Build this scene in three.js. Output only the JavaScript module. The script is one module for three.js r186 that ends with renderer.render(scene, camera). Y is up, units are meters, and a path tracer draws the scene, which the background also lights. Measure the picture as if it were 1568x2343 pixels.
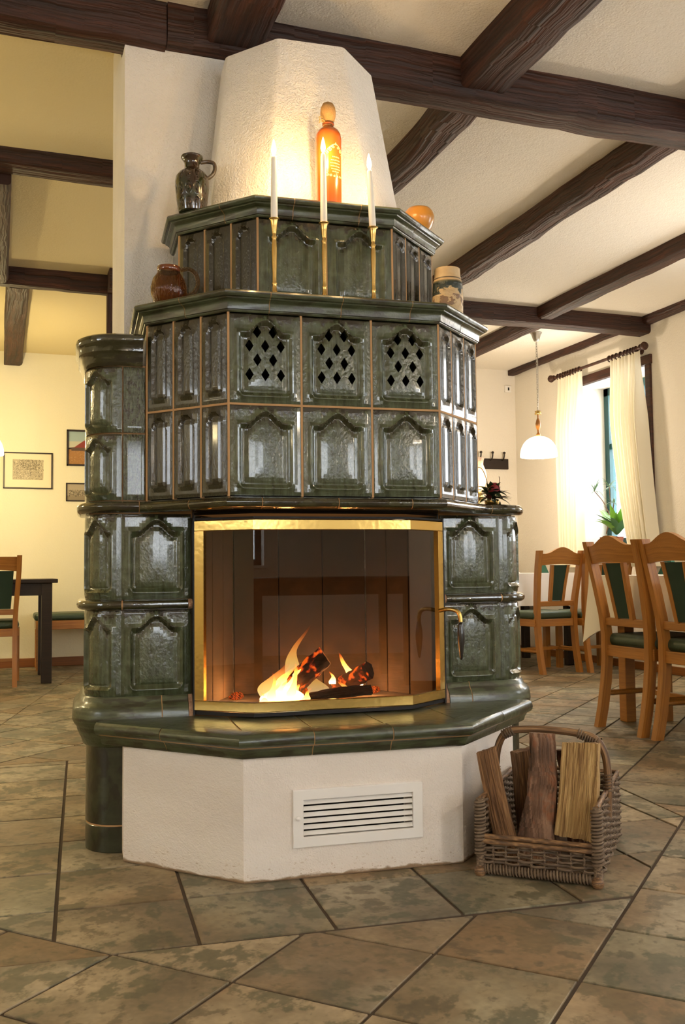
import * as THREE from 'three';
import { RoundedBoxGeometry } from 'three/addons/geometries/RoundedBoxGeometry.js';
import { mergeGeometries, mergeVertices, toCreasedNormals } from 'three/addons/utils/BufferGeometryUtils.js';
import { RectAreaLightUniformsLib } from 'three/addons/lights/RectAreaLightUniformsLib.js';
import { Brush, Evaluator, SUBTRACTION } from 'three-bvh-csg';

// ---------------------------------------------------------------- camera, sky, exposure
const scene = new THREE.Scene();
const camera = new THREE.PerspectiveCamera(2 * Math.atan(1171.5 / 2190.2) * 180 / Math.PI, 1568 / 2343, 0.05, 60);
camera.position.set(0, 0.8, 0);
camera.rotation.order = 'YXZ';
camera.rotation.set(0.0603, -0.3418, -0.0109);
scene.background = new THREE.Color().setRGB(0.90, 0.95, 1.0);      // overcast winter daylight outside the windows
scene.backgroundIntensity = 12.5;
const renderer = new THREE.WebGLRenderer();
renderer.toneMapping = THREE.LinearToneMapping;
renderer.toneMappingExposure = 1.0;
renderer.shadowMap.enabled = true;
RectAreaLightUniformsLib.init();
const LAMP = { pendant: 2.4, pendantLeft: 3.4, candle: 0.21, fire: 0.85 };
const WARM = new THREE.Color().setRGB(1.0, 0.81, 0.58), AMBER = new THREE.Color().setRGB(1.0, 0.78, 0.38), CANDLE = new THREE.Color().setRGB(1.0, 0.64, 0.27), FIRE = new THREE.Color().setRGB(1.0, 0.42, 0.12);

// ---------------------------------------------------------------- helpers
let seed = 7;
const rnd = () => { seed = (seed * 1664525 + 1013904223) >>> 0; return seed / 4294967296; };
const rr = (a, b) => a + (b - a) * rnd();
const V = (x, y, z) => new THREE.Vector3(x, y, z);
const clamp = (x, a = 0, b = 1) => Math.min(b, Math.max(a, x));
const sm = (a, b, x) => { const t = clamp((x - a) / (b - a)); return t * t * (3 - 2 * t); };
const mixn = (a, b, t) => a + (b - a) * t;
const taken = {};
function numbered(name) { const n = taken[name] = (taken[name] ?? -1) + 1; return n ? name + '_' + String(n).padStart(3, '0') : name; }
function mesh(name, geo, mat, parent = scene) {
  const m = new THREE.Mesh(geo, mat);
  m.name = parent === scene ? numbered(name) : name;
  m.castShadow = m.receiveShadow = true; parent.add(m); return m;
}
function tag(o, label, category, group) { o.userData.label = label; o.userData.category = category; if (group) o.userData.group = group; return o; }
function thing(name, label, category, [x, y, z] = [0, 0, 0], turn = 0, group) {
  const o = new THREE.Group(); o.name = numbered(name); scene.add(o); o.position.set(x, y, z); o.rotation.y = turn;
  return tag(o, label, category, group);
}
function struct(name, geo, mat) { const m = mesh(name, geo, mat); m.userData.kind = 'structure'; return m; }
function structGroup(name) { const o = new THREE.Group(); o.name = numbered(name); scene.add(o); o.userData.kind = 'structure'; return o; }
function copyOf(o, label, [x, y, z], turn, group) { const c = o.clone(); c.name = numbered(o.name.replace(/_\d{3}$/, '')); scene.add(c); c.position.set(x, y, z); c.rotation.y = turn; c.userData = { ...o.userData, label }; if (group) c.userData.group = group; return c; }
const at = (g, x, y, z) => g.translate(x, y, z);
function uvScale(g, s, t = s) { const u = g.attributes.uv; for (let i = 0; i < u.count; i++) u.setXY(i, u.getX(i) * s, u.getY(i) * t); return g; }
// box between two corners with uv in metres, small round edges when r > 0
function bx(x0, x1, y0, y1, z0, z1, r = 0) {
  const w = x1 - x0, h = y1 - y0, d = z1 - z0;
  const g = r ? new RoundedBoxGeometry(w, h, d, 2, r) : new THREE.BoxGeometry(w, h, d);
  at(g, (x0 + x1) / 2, (y0 + y1) / 2, (z0 + z1) / 2); return boxUV(g);
}
function boxUV(g) { // uv in metres by main normal direction
  const p = g.attributes.position, n = g.attributes.normal, uv = new Float32Array(p.count * 2);
  for (let i = 0; i < p.count; i++) {
    const ax = Math.abs(n.getX(i)), ay = Math.abs(n.getY(i)), az = Math.abs(n.getZ(i));
    let u, v;
    if (ay >= ax && ay >= az) { u = p.getX(i); v = p.getZ(i); } else if (ax >= az) { u = p.getZ(i); v = p.getY(i); } else { u = p.getX(i); v = p.getY(i); }
    uv[2 * i] = u; uv[2 * i + 1] = v;
  }
  g.setAttribute('uv', new THREE.BufferAttribute(uv, 2)); return g;
}
const swapUV = (g) => { const u = g.attributes.uv; for (let i = 0; i < u.count; i++) u.setXY(i, u.getY(i), u.getX(i)); return g; };
function plain(g) { const o = g.index ? g.toNonIndexed() : g; for (const k of Object.keys(o.attributes)) if (!['position', 'normal', 'uv'].includes(k)) o.deleteAttribute(k); o.morphAttributes = {}; return o; }
const merged = (list) => mergeGeometries(list.map(plain));
// prism over a plan polygon [[x,z]...]
function prism(pts, y0, y1, bevel = 0) {
  const s = new THREE.Shape(pts.map(([x, z]) => new THREE.Vector2(x, -z)));
  const g = new THREE.ExtrudeGeometry(s, { depth: y1 - y0 - 2 * bevel, bevelEnabled: bevel > 0, bevelThickness: bevel, bevelSize: bevel, bevelOffset: -bevel, bevelSegments: 2, curveSegments: 4 });
  g.rotateX(-Math.PI / 2); at(g, 0, y0 + bevel, 0); return boxUV(g);
}
// profile [[offset,y]...] swept along a plan path [[x,z]...], outward to the left-hand side seen along +x as +z; part between arc lengths s0 and s1
function pathInfo(path) {
  const n = path.length, L = [0], dir = [];
  for (let i = 0; i < n - 1; i++) { const dx = path[i + 1][0] - path[i][0], dz = path[i + 1][1] - path[i][1], l = Math.hypot(dx, dz); L.push(L[i] + l); dir.push([dx / l, dz / l]); }
  const nor = dir.map(([x, z]) => [-z, x]);
  const mit = path.map((_, i) => { const a = nor[Math.max(0, i - 1)], b = nor[Math.min(n - 2, i)]; const mx = a[0] + b[0], mz = a[1] + b[1], k = 2 / (mx * mx + mz * mz); return [mx * k, mz * k]; });
  return { L, dir, nor, mit, total: L[n - 1] };
}
function sweep(path, profile, s0 = 0, s1 = 1e9, crease = 0.6, closedProfile = true, vs = 1) {
  const I = pathInfo(path); s1 = Math.min(s1, I.total);
  const st = [];
  const cut = (s) => { let i = 0; while (i < path.length - 2 && s > I.L[i + 1]) i++; const t = s - I.L[i]; return { s, p: [path[i][0] + I.dir[i][0] * t, path[i][1] + I.dir[i][1] * t], m: I.nor[i] }; };
  st.push(s0 <= 1e-9 ? { s: 0, p: path[0], m: I.mit[0] } : cut(s0));
  for (let i = 1; i < path.length - 1; i++) if (I.L[i] > s0 + 1e-6 && I.L[i] < s1 - 1e-6) st.push({ s: I.L[i], p: path[i], m: I.mit[i] });
  st.push(s1 >= I.total - 1e-9 ? { s: I.total, p: path[path.length - 1], m: I.mit[path.length - 1] } : cut(s1));
  const P = profile, np = P.length, pos = [], uv = [];
  const pl = [0]; for (let j = 1; j <= np; j++) pl.push(pl[j - 1] + Math.hypot(P[j % np][0] - P[j - 1][0], P[j % np][1] - P[j - 1][1]));
  const q = (a, j) => [a.p[0] + a.m[0] * P[j % np][0], P[j % np][1], a.p[1] + a.m[1] * P[j % np][0]];
  for (let i = 0; i < st.length - 1; i++) for (let j = 0; j < (closedProfile ? np : np - 1); j++) {
    const a = q(st[i], j), b = q(st[i + 1], j), c = q(st[i + 1], j + 1), d = q(st[i], j + 1);
    pos.push(...a, ...b, ...c, ...a, ...c, ...d);
    const ua = st[i].s, ub = st[i + 1].s, va = pl[j] * vs, vb = pl[j + 1] * vs;
    uv.push(ua, va, ub, va, ub, vb, ua, va, ub, vb, ua, vb);
  }
  if (closedProfile) for (const [a, flip] of [[st[0], false], [st[st.length - 1], true]]) {
    const tri = THREE.ShapeUtils.triangulateShape(P.map(([x, y]) => new THREE.Vector2(x, y)), []);
    for (const t of tri) for (const j of flip ? [t[0], t[2], t[1]] : t) { pos.push(...q(a, j)); uv.push(P[j][0], P[j][1]); }
  }
  const g = new THREE.BufferGeometry();
  g.setAttribute('position', new THREE.Float32BufferAttribute(pos, 3)); g.setAttribute('uv', new THREE.Float32BufferAttribute(uv, 2));
  g.computeVertexNormals();
  return toCreasedNormals(g, crease);
}
// solid from rings of points (all the same count), with end caps
function loft(rings, { caps = true, crease = 0.7, smooth = false, us = 1, vsc = 1 } = {}) {
  const n = rings[0].length, pos = [], uv = [];
  let v0 = 0;
  for (let i = 0; i < rings.length - 1; i++) {
    const dv = Math.hypot(rings[i + 1][0][0] - rings[i][0][0], rings[i + 1][0][1] - rings[i][0][1], rings[i + 1][0][2] - rings[i][0][2]);
    let u0 = 0;
    for (let j = 0; j < n; j++) {
      const a = rings[i][j], b = rings[i][(j + 1) % n], c = rings[i + 1][(j + 1) % n], d = rings[i + 1][j];
      const du = Math.hypot(b[0] - a[0], b[1] - a[1], b[2] - a[2]);
      pos.push(...a, ...b, ...c, ...a, ...c, ...d);
      uv.push(u0 * us, v0 * vsc, (u0 + du) * us, v0 * vsc, (u0 + du) * us, (v0 + dv) * vsc, u0 * us, v0 * vsc, (u0 + du) * us, (v0 + dv) * vsc, u0 * us, (v0 + dv) * vsc);
      u0 += du;
    }
    v0 += dv;
  }
  if (caps) for (const [r, f] of [[rings[0], true], [rings[rings.length - 1], false]]) {
    const c = [0, 0, 0]; r.forEach((p) => { c[0] += p[0] / n; c[1] += p[1] / n; c[2] += p[2] / n; });
    for (let j = 0; j < n; j++) { const a = r[j], b = r[(j + 1) % n]; pos.push(...c, ...(f ? b : a), ...(f ? a : b)); for (const p of [c, f ? b : a, f ? a : b]) uv.push((p[0] - c[0]) * us + 0.3, (p[2] - c[2] + p[1] - c[1]) * us + 0.3); }
  }
  const g = new THREE.BufferGeometry();
  g.setAttribute('position', new THREE.Float32BufferAttribute(pos, 3)); g.setAttribute('uv', new THREE.Float32BufferAttribute(uv, 2));
  g.computeVertexNormals(); return toCreasedNormals(g, crease);
}
const lathe = (pts, seg = 32) => new THREE.LatheGeometry(pts.map(([x, y]) => new THREE.Vector2(x, y)), seg);
function tube(pts, r, seg = 24, rad = 8, closed = false) { return new THREE.TubeGeometry(new THREE.CatmullRomCurve3(pts.map((p) => V(...p)), closed), seg, r, rad, closed); }
function bar(a, b, r0, r1 = r0, seg = 8) { // tapered rod between two points
  const A = V(...a), B = V(...b), d = B.clone().sub(A), g = new THREE.CylinderGeometry(r1, r0, d.length(), seg);
  g.applyQuaternion(new THREE.Quaternion().setFromUnitVectors(V(0, 1, 0), d.normalize())); const m = A.add(B).multiplyScalar(0.5); return at(g, m.x, m.y, m.z);
}

// ---------------------------------------------------------------- computed textures
function lattice(n, s) { const a = new Float32Array(n * n); let k = s * 7919 + 13; for (let i = 0; i < a.length; i++) { k = (k * 1664525 + 1013904223) >>> 0; a[i] = k / 4294967296; } return a; }
function noiseField(N, M, fx, fy, oct, s, gain = 0.5) { // tileable fbm, values about 0..1
  const out = new Float32Array(N * M); let amp = 1, tot = 0;
  for (let o = 0; o < oct; o++) {
    const px = fx << o, py = fy << o, S = 257, L = lattice(S, s + o * 31);
    for (let y = 0; y < M; y++) { const gy = y / M * py, y0 = Math.floor(gy), ty = gy - y0, wy = ty * ty * (3 - 2 * ty), ya = (y0 % py) % S, yb = ((y0 + 1) % py) % S;
      for (let x = 0; x < N; x++) { const gx = x / N * px, x0 = Math.floor(gx), tx = gx - x0, wx = tx * tx * (3 - 2 * tx), xa = (x0 % px) % S, xb = ((x0 + 1) % px) % S;
        const a = L[ya * S + xa], b = L[ya * S + xb], c = L[yb * S + xa], d = L[yb * S + xb];
        out[y * N + x] += amp * (a + (b - a) * wx + (c - a) * wy + (a - b - c + d) * wx * wy); } }
    tot += amp; amp *= gain;
  }
  for (let i = 0; i < out.length; i++) out[i] /= tot; return out;
}
function tex(N, M, fn, color = true) { // fn(x,y,i) -> [r,g,b] 0..255 in sRGB, or a grey 0..255
  const d = new Uint8Array(N * M * 4);
  for (let y = 0; y < M; y++) for (let x = 0; x < N; x++) { const i = y * N + x, c = fn(x, y, i); for (let k = 0; k < 3; k++) d[4 * i + k] = clamp(Array.isArray(c) ? c[k] : c, 0, 255); d[4 * i + 3] = 255; }
  const t = new THREE.DataTexture(d, N, M); t.wrapS = t.wrapT = THREE.RepeatWrapping; t.magFilter = THREE.LinearFilter; t.minFilter = THREE.LinearMipmapLinearFilter; t.generateMipmaps = true;
  if (color) t.colorSpace = THREE.SRGBColorSpace; t.needsUpdate = true; return t;
}
const rep = (t, x, y = x) => { const c = t.clone(); c.repeat.set(x, y); c.needsUpdate = true; return c; };
const lerp3 = (a, b, t) => [a[0] + (b[0] - a[0]) * t, a[1] + (b[1] - a[1]) * t, a[2] + (b[2] - a[2]) * t];
const ramp = (stops, t) => { for (let i = 1; i < stops.length; i++) if (t <= stops[i][0]) return lerp3(stops[i - 1][1], stops[i][1], clamp((t - stops[i - 1][0]) / (stops[i][0] - stops[i - 1][0]))); return stops[stops.length - 1][1]; };
const std = (o) => new THREE.MeshStandardMaterial(o), phy = (o) => new THREE.MeshPhysicalMaterial(o);

const nA = noiseField(512, 512, 6, 6, 6, 1), nB = noiseField(512, 512, 24, 24, 4, 2), nC = noiseField(512, 512, 64, 4, 4, 3), nD = noiseField(512, 512, 3, 3, 5, 4), nF = noiseField(512, 512, 96, 96, 2, 5);
const nLong = noiseField(512, 512, 4, 48, 5, 6), nLong2 = noiseField(512, 512, 2, 20, 4, 9);
// plaster
const plasterBump = tex(512, 512, (x, y, i) => 255 * (0.5 * nB[i] + 0.5 * nF[i]), false);
const plasterCol = tex(512, 512, (x, y, i) => { const v = 0.96 + 0.08 * (nA[i] - 0.5); return [236 * v, 230 * v, 220 * v]; });
const M = {};
M.plaster = std({ map: rep(plasterCol, 1), bumpMap: rep(plasterBump, 2.6), bumpScale: 0.005, roughness: 0.93 });
M.plasterFine = std({ map: rep(plasterCol, 1), color: new THREE.Color().setRGB(0.93, 0.90, 0.88), bumpMap: rep(plasterBump, 3), bumpScale: 0.0022, roughness: 0.93 });
const grime = tex(1024, 1024, (x, y) => { const i = (y % 512) * 512 + (x % 512), v = y / 1024 * 0.5, e = 0.004 + 0.016 * nB[i] * nA[i] * 2; let c = lerp3([236, 228, 219], [222, 211, 200], nD[i]); c = lerp3(c, [120, 92, 62], 0.8 * sm(e, e * 0.35, v)); return lerp3(c, [150, 118, 82], 0.5 * sm(0.72, 0.78, nB[(i * 3) % 262144]) * sm(0.10, 0.03, v + 0.05 * nA[i])); });
M.plinth = std({ map: rep(grime, 1, 2), bumpMap: rep(plasterBump, 3.5), bumpScale: 0.0017, roughness: 0.93 });
M.wall = std({ color: new THREE.Color(0.80, 0.745, 0.65), bumpMap: rep(plasterBump, 1.3), bumpScale: 0.003, roughness: 0.95 });
M.ceilingLamplit = std({ color: new THREE.Color(0.74, 0.63, 0.36), bumpMap: rep(plasterBump, 1.6), bumpScale: 0.002, roughness: 0.95 });  // yellow of the amber lamplight put into the ceiling colour
M.wallYellow = std({ color: new THREE.Color(0.84, 0.785, 0.58), bumpMap: rep(plasterBump, 1.3), bumpScale: 0.002, roughness: 0.95 });
M.ceiling = std({ color: new THREE.Color(0.82, 0.77, 0.68), bumpMap: rep(plasterBump, 1.8), bumpScale: 0.0035, roughness: 0.95 });
// woods
function woodTex(stops, streak = 1, s = 0) { return tex(512, 512, (x, y, i) => { const j = (i + s * 40503) % (512 * 512); const g = 0.62 * nLong[j] + 0.38 * nLong2[j] + 0.10 * streak * Math.sin(40 * nLong2[j]); return ramp(stops, clamp(g * 1.25 - 0.12)); }); }
const beamTex = woodTex([[0, [28, 13, 7]], [0.4, [52, 27, 15]], [0.7, [74, 40, 23]], [1, [100, 58, 34]]], 1);
const beamBump = tex(512, 512, (x, y, i) => 255 * clamp(0.7 * nLong[i] + 0.3 * nA[i]), false);
M.beam = std({ map: rep(beamTex, 0.7, 1.6), color: new THREE.Color(0.88, 0.74, 0.66), bumpMap: rep(beamBump, 0.7, 1.6), bumpScale: 0.02, roughness: 0.62 });
const honeyTex = woodTex([[0, [134, 84, 30]], [0.45, [158, 102, 38]], [0.75, [173, 115, 47]], [1, [192, 136, 62]]], 0.7, 1);
M.honey = phy({ map: rep(honeyTex, 1.5, 5), roughness: 0.38, clearcoat: 0.3, clearcoatRoughness: 0.25 });
const darkTex = woodTex([[0, [20, 12, 9]], [0.5, [34, 21, 15]], [1, [52, 33, 24]]], 0.6, 2);
M.darkWood = phy({ map: rep(darkTex, 1.2, 4), roughness: 0.42 });
M.brownWood = std({ map: rep(beamTex, 1.2, 3), color: new THREE.Color(1.15, 1.05, 1), roughness: 0.5 });
M.baseboard = std({ map: rep(honeyTex, 1, 4), color: new THREE.Color(0.62, 0.5, 0.4), roughness: 0.5 });
const paleTex = woodTex([[0, [112, 80, 46]], [0.4, [164, 130, 82]], [0.7, [194, 162, 108]], [1, [222, 196, 146]]], 1.2, 3);
M.splitWood = std({ map: rep(paleTex, 2.2, 5), bumpMap: rep(beamBump, 2.2, 5), bumpScale: 0.012, roughness: 0.85 });
const splitDarkTex = woodTex([[0, [70, 46, 28]], [0.5, [128, 92, 58]], [1, [170, 132, 90]]], 1.2, 4);
M.splitDark = std({ map: rep(splitDarkTex, 2.2, 5), bumpMap: rep(beamBump, 2.2, 5), bumpScale: 0.012, roughness: 0.9 });
const barkTex = tex(512, 512, (x, y, i) => { const g = 0.25 * nC[i] + 0.4 * nA[i] + 0.35 * nD[i]; let c = ramp([[0, [50, 36, 28]], [0.42, [98, 74, 58]], [0.6, [128, 102, 84]], [0.8, [152, 122, 100]], [1, [176, 148, 124]]], clamp(g * 2 - 0.5)); return lerp3(c, [122, 76, 50], 0.6 * sm(0.56, 0.68, nB[i] * 0.4 + nA[(i + 90000) % 262144] * 0.6)); });
const barkBump = tex(512, 512, (x, y, i) => 255 * (0.5 * nC[i] + 0.5 * nA[i]), false);
M.bark = std({ map: rep(barkTex, 2.4, 2.4), color: new THREE.Color(1.3, 1.25, 1.2), bumpMap: rep(barkBump, 2.4, 2.4), bumpScale: 0.018, roughness: 0.95 });
const wickerTex = tex(256, 256, (x, y, i) => { const g = nLong[(y * 2) * 512 + x * 2]; return ramp([[0, [58, 46, 36]], [0.45, [98, 80, 63]], [0.75, [130, 110, 88]], [1, [165, 144, 118]]], clamp(g * 1.5 - 0.25)); });
M.wicker = std({ map: rep(wickerTex, 3, 1), roughness: 0.75 });
M.wickerLight = std({ map: rep(wickerTex, 2, 0.4), color: new THREE.Color(1.15, 0.92, 0.66), roughness: 0.55 });
// floor tiles: mottled stoneware
const f1 = noiseField(1024, 1024, 5, 5, 7, 21, 0.58), f2 = noiseField(1024, 1024, 13, 17, 6, 22, 0.66), f3 = noiseField(1024, 1024, 3, 3, 5, 23), f4 = noiseField(1024, 1024, 100, 100, 2, 24);
const stone = tex(1024, 1024, (x, y, i) => {
  let c = ramp([[0, [112, 102, 84]], [0.4, [134, 122, 101]], [0.55, [148, 136, 113]], [0.75, [164, 151, 127]], [1, [182, 168, 142]]], clamp((f1[i] - 0.5) * 1.9 + 0.5));
  c = lerp3(c, [92, 91, 73], 0.7 * sm(0.52, 0.64, f2[i]));
  c = lerp3(c, [140, 108, 74], 0.4 * sm(0.54, 0.70, f3[i]));
  c = lerp3(c, [84, 76, 60], 0.5 * sm(0.60, 0.70, 1 - f2[i]));
  const k = 0.92 + 0.16 * f4[i]; return c.map((v) => v * k * 0.93);
});
const stoneRough = tex(512, 512, (x, y, i) => 255 * (0.42 + 0.25 * nA[i]), false);
M.stone = phy({ map: stone, roughness: 0.55, bumpMap: tex(512, 512, (x, y, i) => 255 * (0.6 * nA[i] + 0.4 * nB[i]), false), bumpScale: 0.004, specularIntensity: 0.7 });
M.stone2 = phy({ map: stone, color: new THREE.Color(0.9, 0.93, 0.9), roughness: 0.5, specularIntensity: 0.7 });
M.stone3 = phy({ map: stone, color: new THREE.Color(1.05, 0.98, 0.9), roughness: 0.6, specularIntensity: 0.7 });
M.floorGrout = std({ color: new THREE.Color(0x4b3f33), roughness: 0.95 });
// stove glaze
const gN = noiseField(512, 512, 40, 3, 4, 41), gM = noiseField(512, 512, 10, 10, 5, 42), gE = noiseField(512, 512, 14, 14, 4, 43);
function glazeColor(u, v, i, dark) { // dark 0..1: iron-rich brown runs, plus shade mixed into the narrow tiles
  const streak = gN[i], m = gM[i];
  let c = ramp([[0, [46, 51, 32]], [0.4, [60, 67, 44]], [0.62, [72, 80, 56]], [0.85, [85, 93, 68]], [1, [97, 102, 75]]], clamp((0.45 * streak + 0.55 * m - 0.5) * 1.3 + 0.5));
  return lerp3(c, [30, 21, 11], clamp(dark));
}
const glazeTile = tex(512, 512, (x, y, i) => { const u = x / 512, v = y / 512; // one wide tile, brown runs round the arch and the top edge
  const a = Math.abs(u - 0.5), top = 0.78 + 0.13 * (0.5 + 0.5 * Math.cos(Math.PI * clamp(a / 0.29)));
  const inside = top - v - 0.03; let d = 0;
  if (a < 0.33 && v < top + 0.02) d = 0.45 * sm(0.12, 0.015, inside + 0.14 * (gE[i] - 0.5) + 0.10 * (gN[i] - 0.5)) * sm(0.34, 0.27, a);
  d = Math.max(d, 0.8 * sm(0.91, 1.0, v + 0.16 * (gE[i] - 0.5) * 2 * 0.6));
  return glazeColor(u, v, i, d);
});
const glazeNarrowShaded = tex(512, 512, (x, y, i) => { const u = x / 512, v = y / 512; let d = 0.75 * sm(0.78, 0.95, v + 0.2 * (gE[i] - 0.5)); d = Math.max(d, 0.48 + 0.3 * sm(0.45, 0.65, gM[i])); return glazeColor(u, v, i, d); });  // base brown carries the dim reflections of the oblique faces; top runs are glaze
const glazeRun = tex(512, 512, (x, y, i) => glazeColor(0, 0, (x * 512 + y) % 262144, 0.55 * sm(0.5, 0.7, gM[i])));
const glazeBump = tex(512, 512, (x, y, i) => 255 * (0.65 * gE[i] + 0.35 * nB[i]), false);
const glaze = (map, o = {}) => phy({ map, roughness: 0.24, bumpMap: rep(glazeBump, 1.6), bumpScale: 0.0017, clearcoat: 0.7, clearcoatRoughness: 0.07, ior: 1.55, ...o });
M.glazeTile = glaze(glazeTile);
M.glazeNarrowShaded = glaze(glazeNarrowShaded);
M.glazeBlank = glaze(rep(glazeRun, 1.2, 1.2), { bumpMap: rep(glazeBump, 1), bumpScale: 0.006 });
M.glazeRun = glaze(rep(glazeRun, 2.2, 9), { bumpMap: rep(glazeBump, 4), bumpScale: 0.002, roughness: 0.36, clearcoat: 0.4, clearcoatRoughness: 0.16 });
M.glazeDark = glaze(rep(glazeRun, 2, 6), { color: new THREE.Color(0.55, 0.42, 0.32), bumpMap: rep(glazeBump, 4), bumpScale: 0.0015, roughness: 0.1 });
M.glazeLegShaded = glaze(rep(glazeRun, 3, 2), { color: new THREE.Color(0.42, 0.40, 0.34), roughness: 0.3, bumpScale: 0.003 });  // colour darkened to stand for the shade under the slab
M.grout = std({ color: new THREE.Color(0xb48c60), roughness: 0.9 });
M.clay = std({ color: new THREE.Color(0x9c7a60), roughness: 0.95, bumpMap: rep(plasterBump, 3), bumpScale: 0.004 });
M.soot = std({ color: new THREE.Color(0x0d0b09), roughness: 0.95 });
const fireclay = tex(256, 256, (x, y, i) => { const j = y * 2 * 512 + x * 2, g = 0.6 * nA[j] + 0.4 * nB[j]; return ramp([[0, [13, 10, 8]], [0.5, [26, 19, 14]], [1, [46, 34, 25]]], clamp(g * 1.6 - 0.3)); });
M.fireclay = std({ map: rep(fireclay, 1.5), roughness: 0.95 });
const brassMap = tex(256, 256, (x, y, i) => { const g = nA[y * 2 * 512 + x * 2]; return 60 + 90 * g; }, false);
M.brass = std({ color: new THREE.Color().setRGB(0.60, 0.40, 0.12), metalness: 1, roughness: 0.2, bumpMap: rep(plasterBump, 1), bumpScale: 0.0004 });
M.brassOld = std({ color: new THREE.Color().setRGB(0.72, 0.48, 0.16), metalness: 1, roughness: 0.26 });
M.blackMetal = std({ color: new THREE.Color(0x15110e), metalness: 0.4, roughness: 0.5 });
M.blackGrip = phy({ color: new THREE.Color(0x0b0907), roughness: 0.3, clearcoat: 0.6 });
M.ovenGlass = phy({ color: new THREE.Color(0.55, 0.47, 0.40), transmission: 1, thickness: 0, roughness: 0.0, ior: 1.45 });
M.clearGlass = phy({ color: new THREE.Color(1, 1, 1), transmission: 1, thickness: 0, roughness: 0.0, ior: 1.45 });
M.whiteMetal = phy({ color: new THREE.Color(0.84, 0.81, 0.77), roughness: 0.4 });
M.wax = phy({ color: new THREE.Color(0.93, 0.87, 0.76), roughness: 0.55, sheen: 0.2 });
M.greenFabric = std({ color: new THREE.Color(0x263c2e), roughness: 0.9, bumpMap: rep(tex(256, 256, (x, y) => 128 + 90 * ((x % 8 < 4) ^ (y % 8 < 4) ? 1 : -1) * 0.6, false), 18), bumpScale: 0.0012 });
M.greenLeather = phy({ color: new THREE.Color(0x30402f), roughness: 0.42, bumpMap: rep(plasterBump, 6), bumpScale: 0.001 });
M.cloth = std({ color: new THREE.Color(0.86, 0.82, 0.78), roughness: 0.95 });
M.curtain = phy({ color: new THREE.Color(0.90, 0.83, 0.65), transmission: 0.16, thickness: 0, roughness: 1 });
M.shade = phy({ color: new THREE.Color(0.95, 0.95, 0.93), emissive: new THREE.Color().setRGB(1, 0.90, 0.74), emissiveIntensity: 2.0, roughness: 0.3 });
M.steel = std({ color: new THREE.Color(0.55, 0.52, 0.47), metalness: 1, roughness: 0.35 });
M.flame = std({ color: new THREE.Color(0, 0, 0), emissive: new THREE.Color().setRGB(1, 0.80, 0.42), emissiveIntensity: 9, roughness: 1 });

// ---------------------------------------------------------------- the room
const CEIL = 2.72, XR = 4.7, XL = -4.5, ZB = -8.67, ZBR = -8.15, ZF = 3.6, TW = 0.36;
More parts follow.
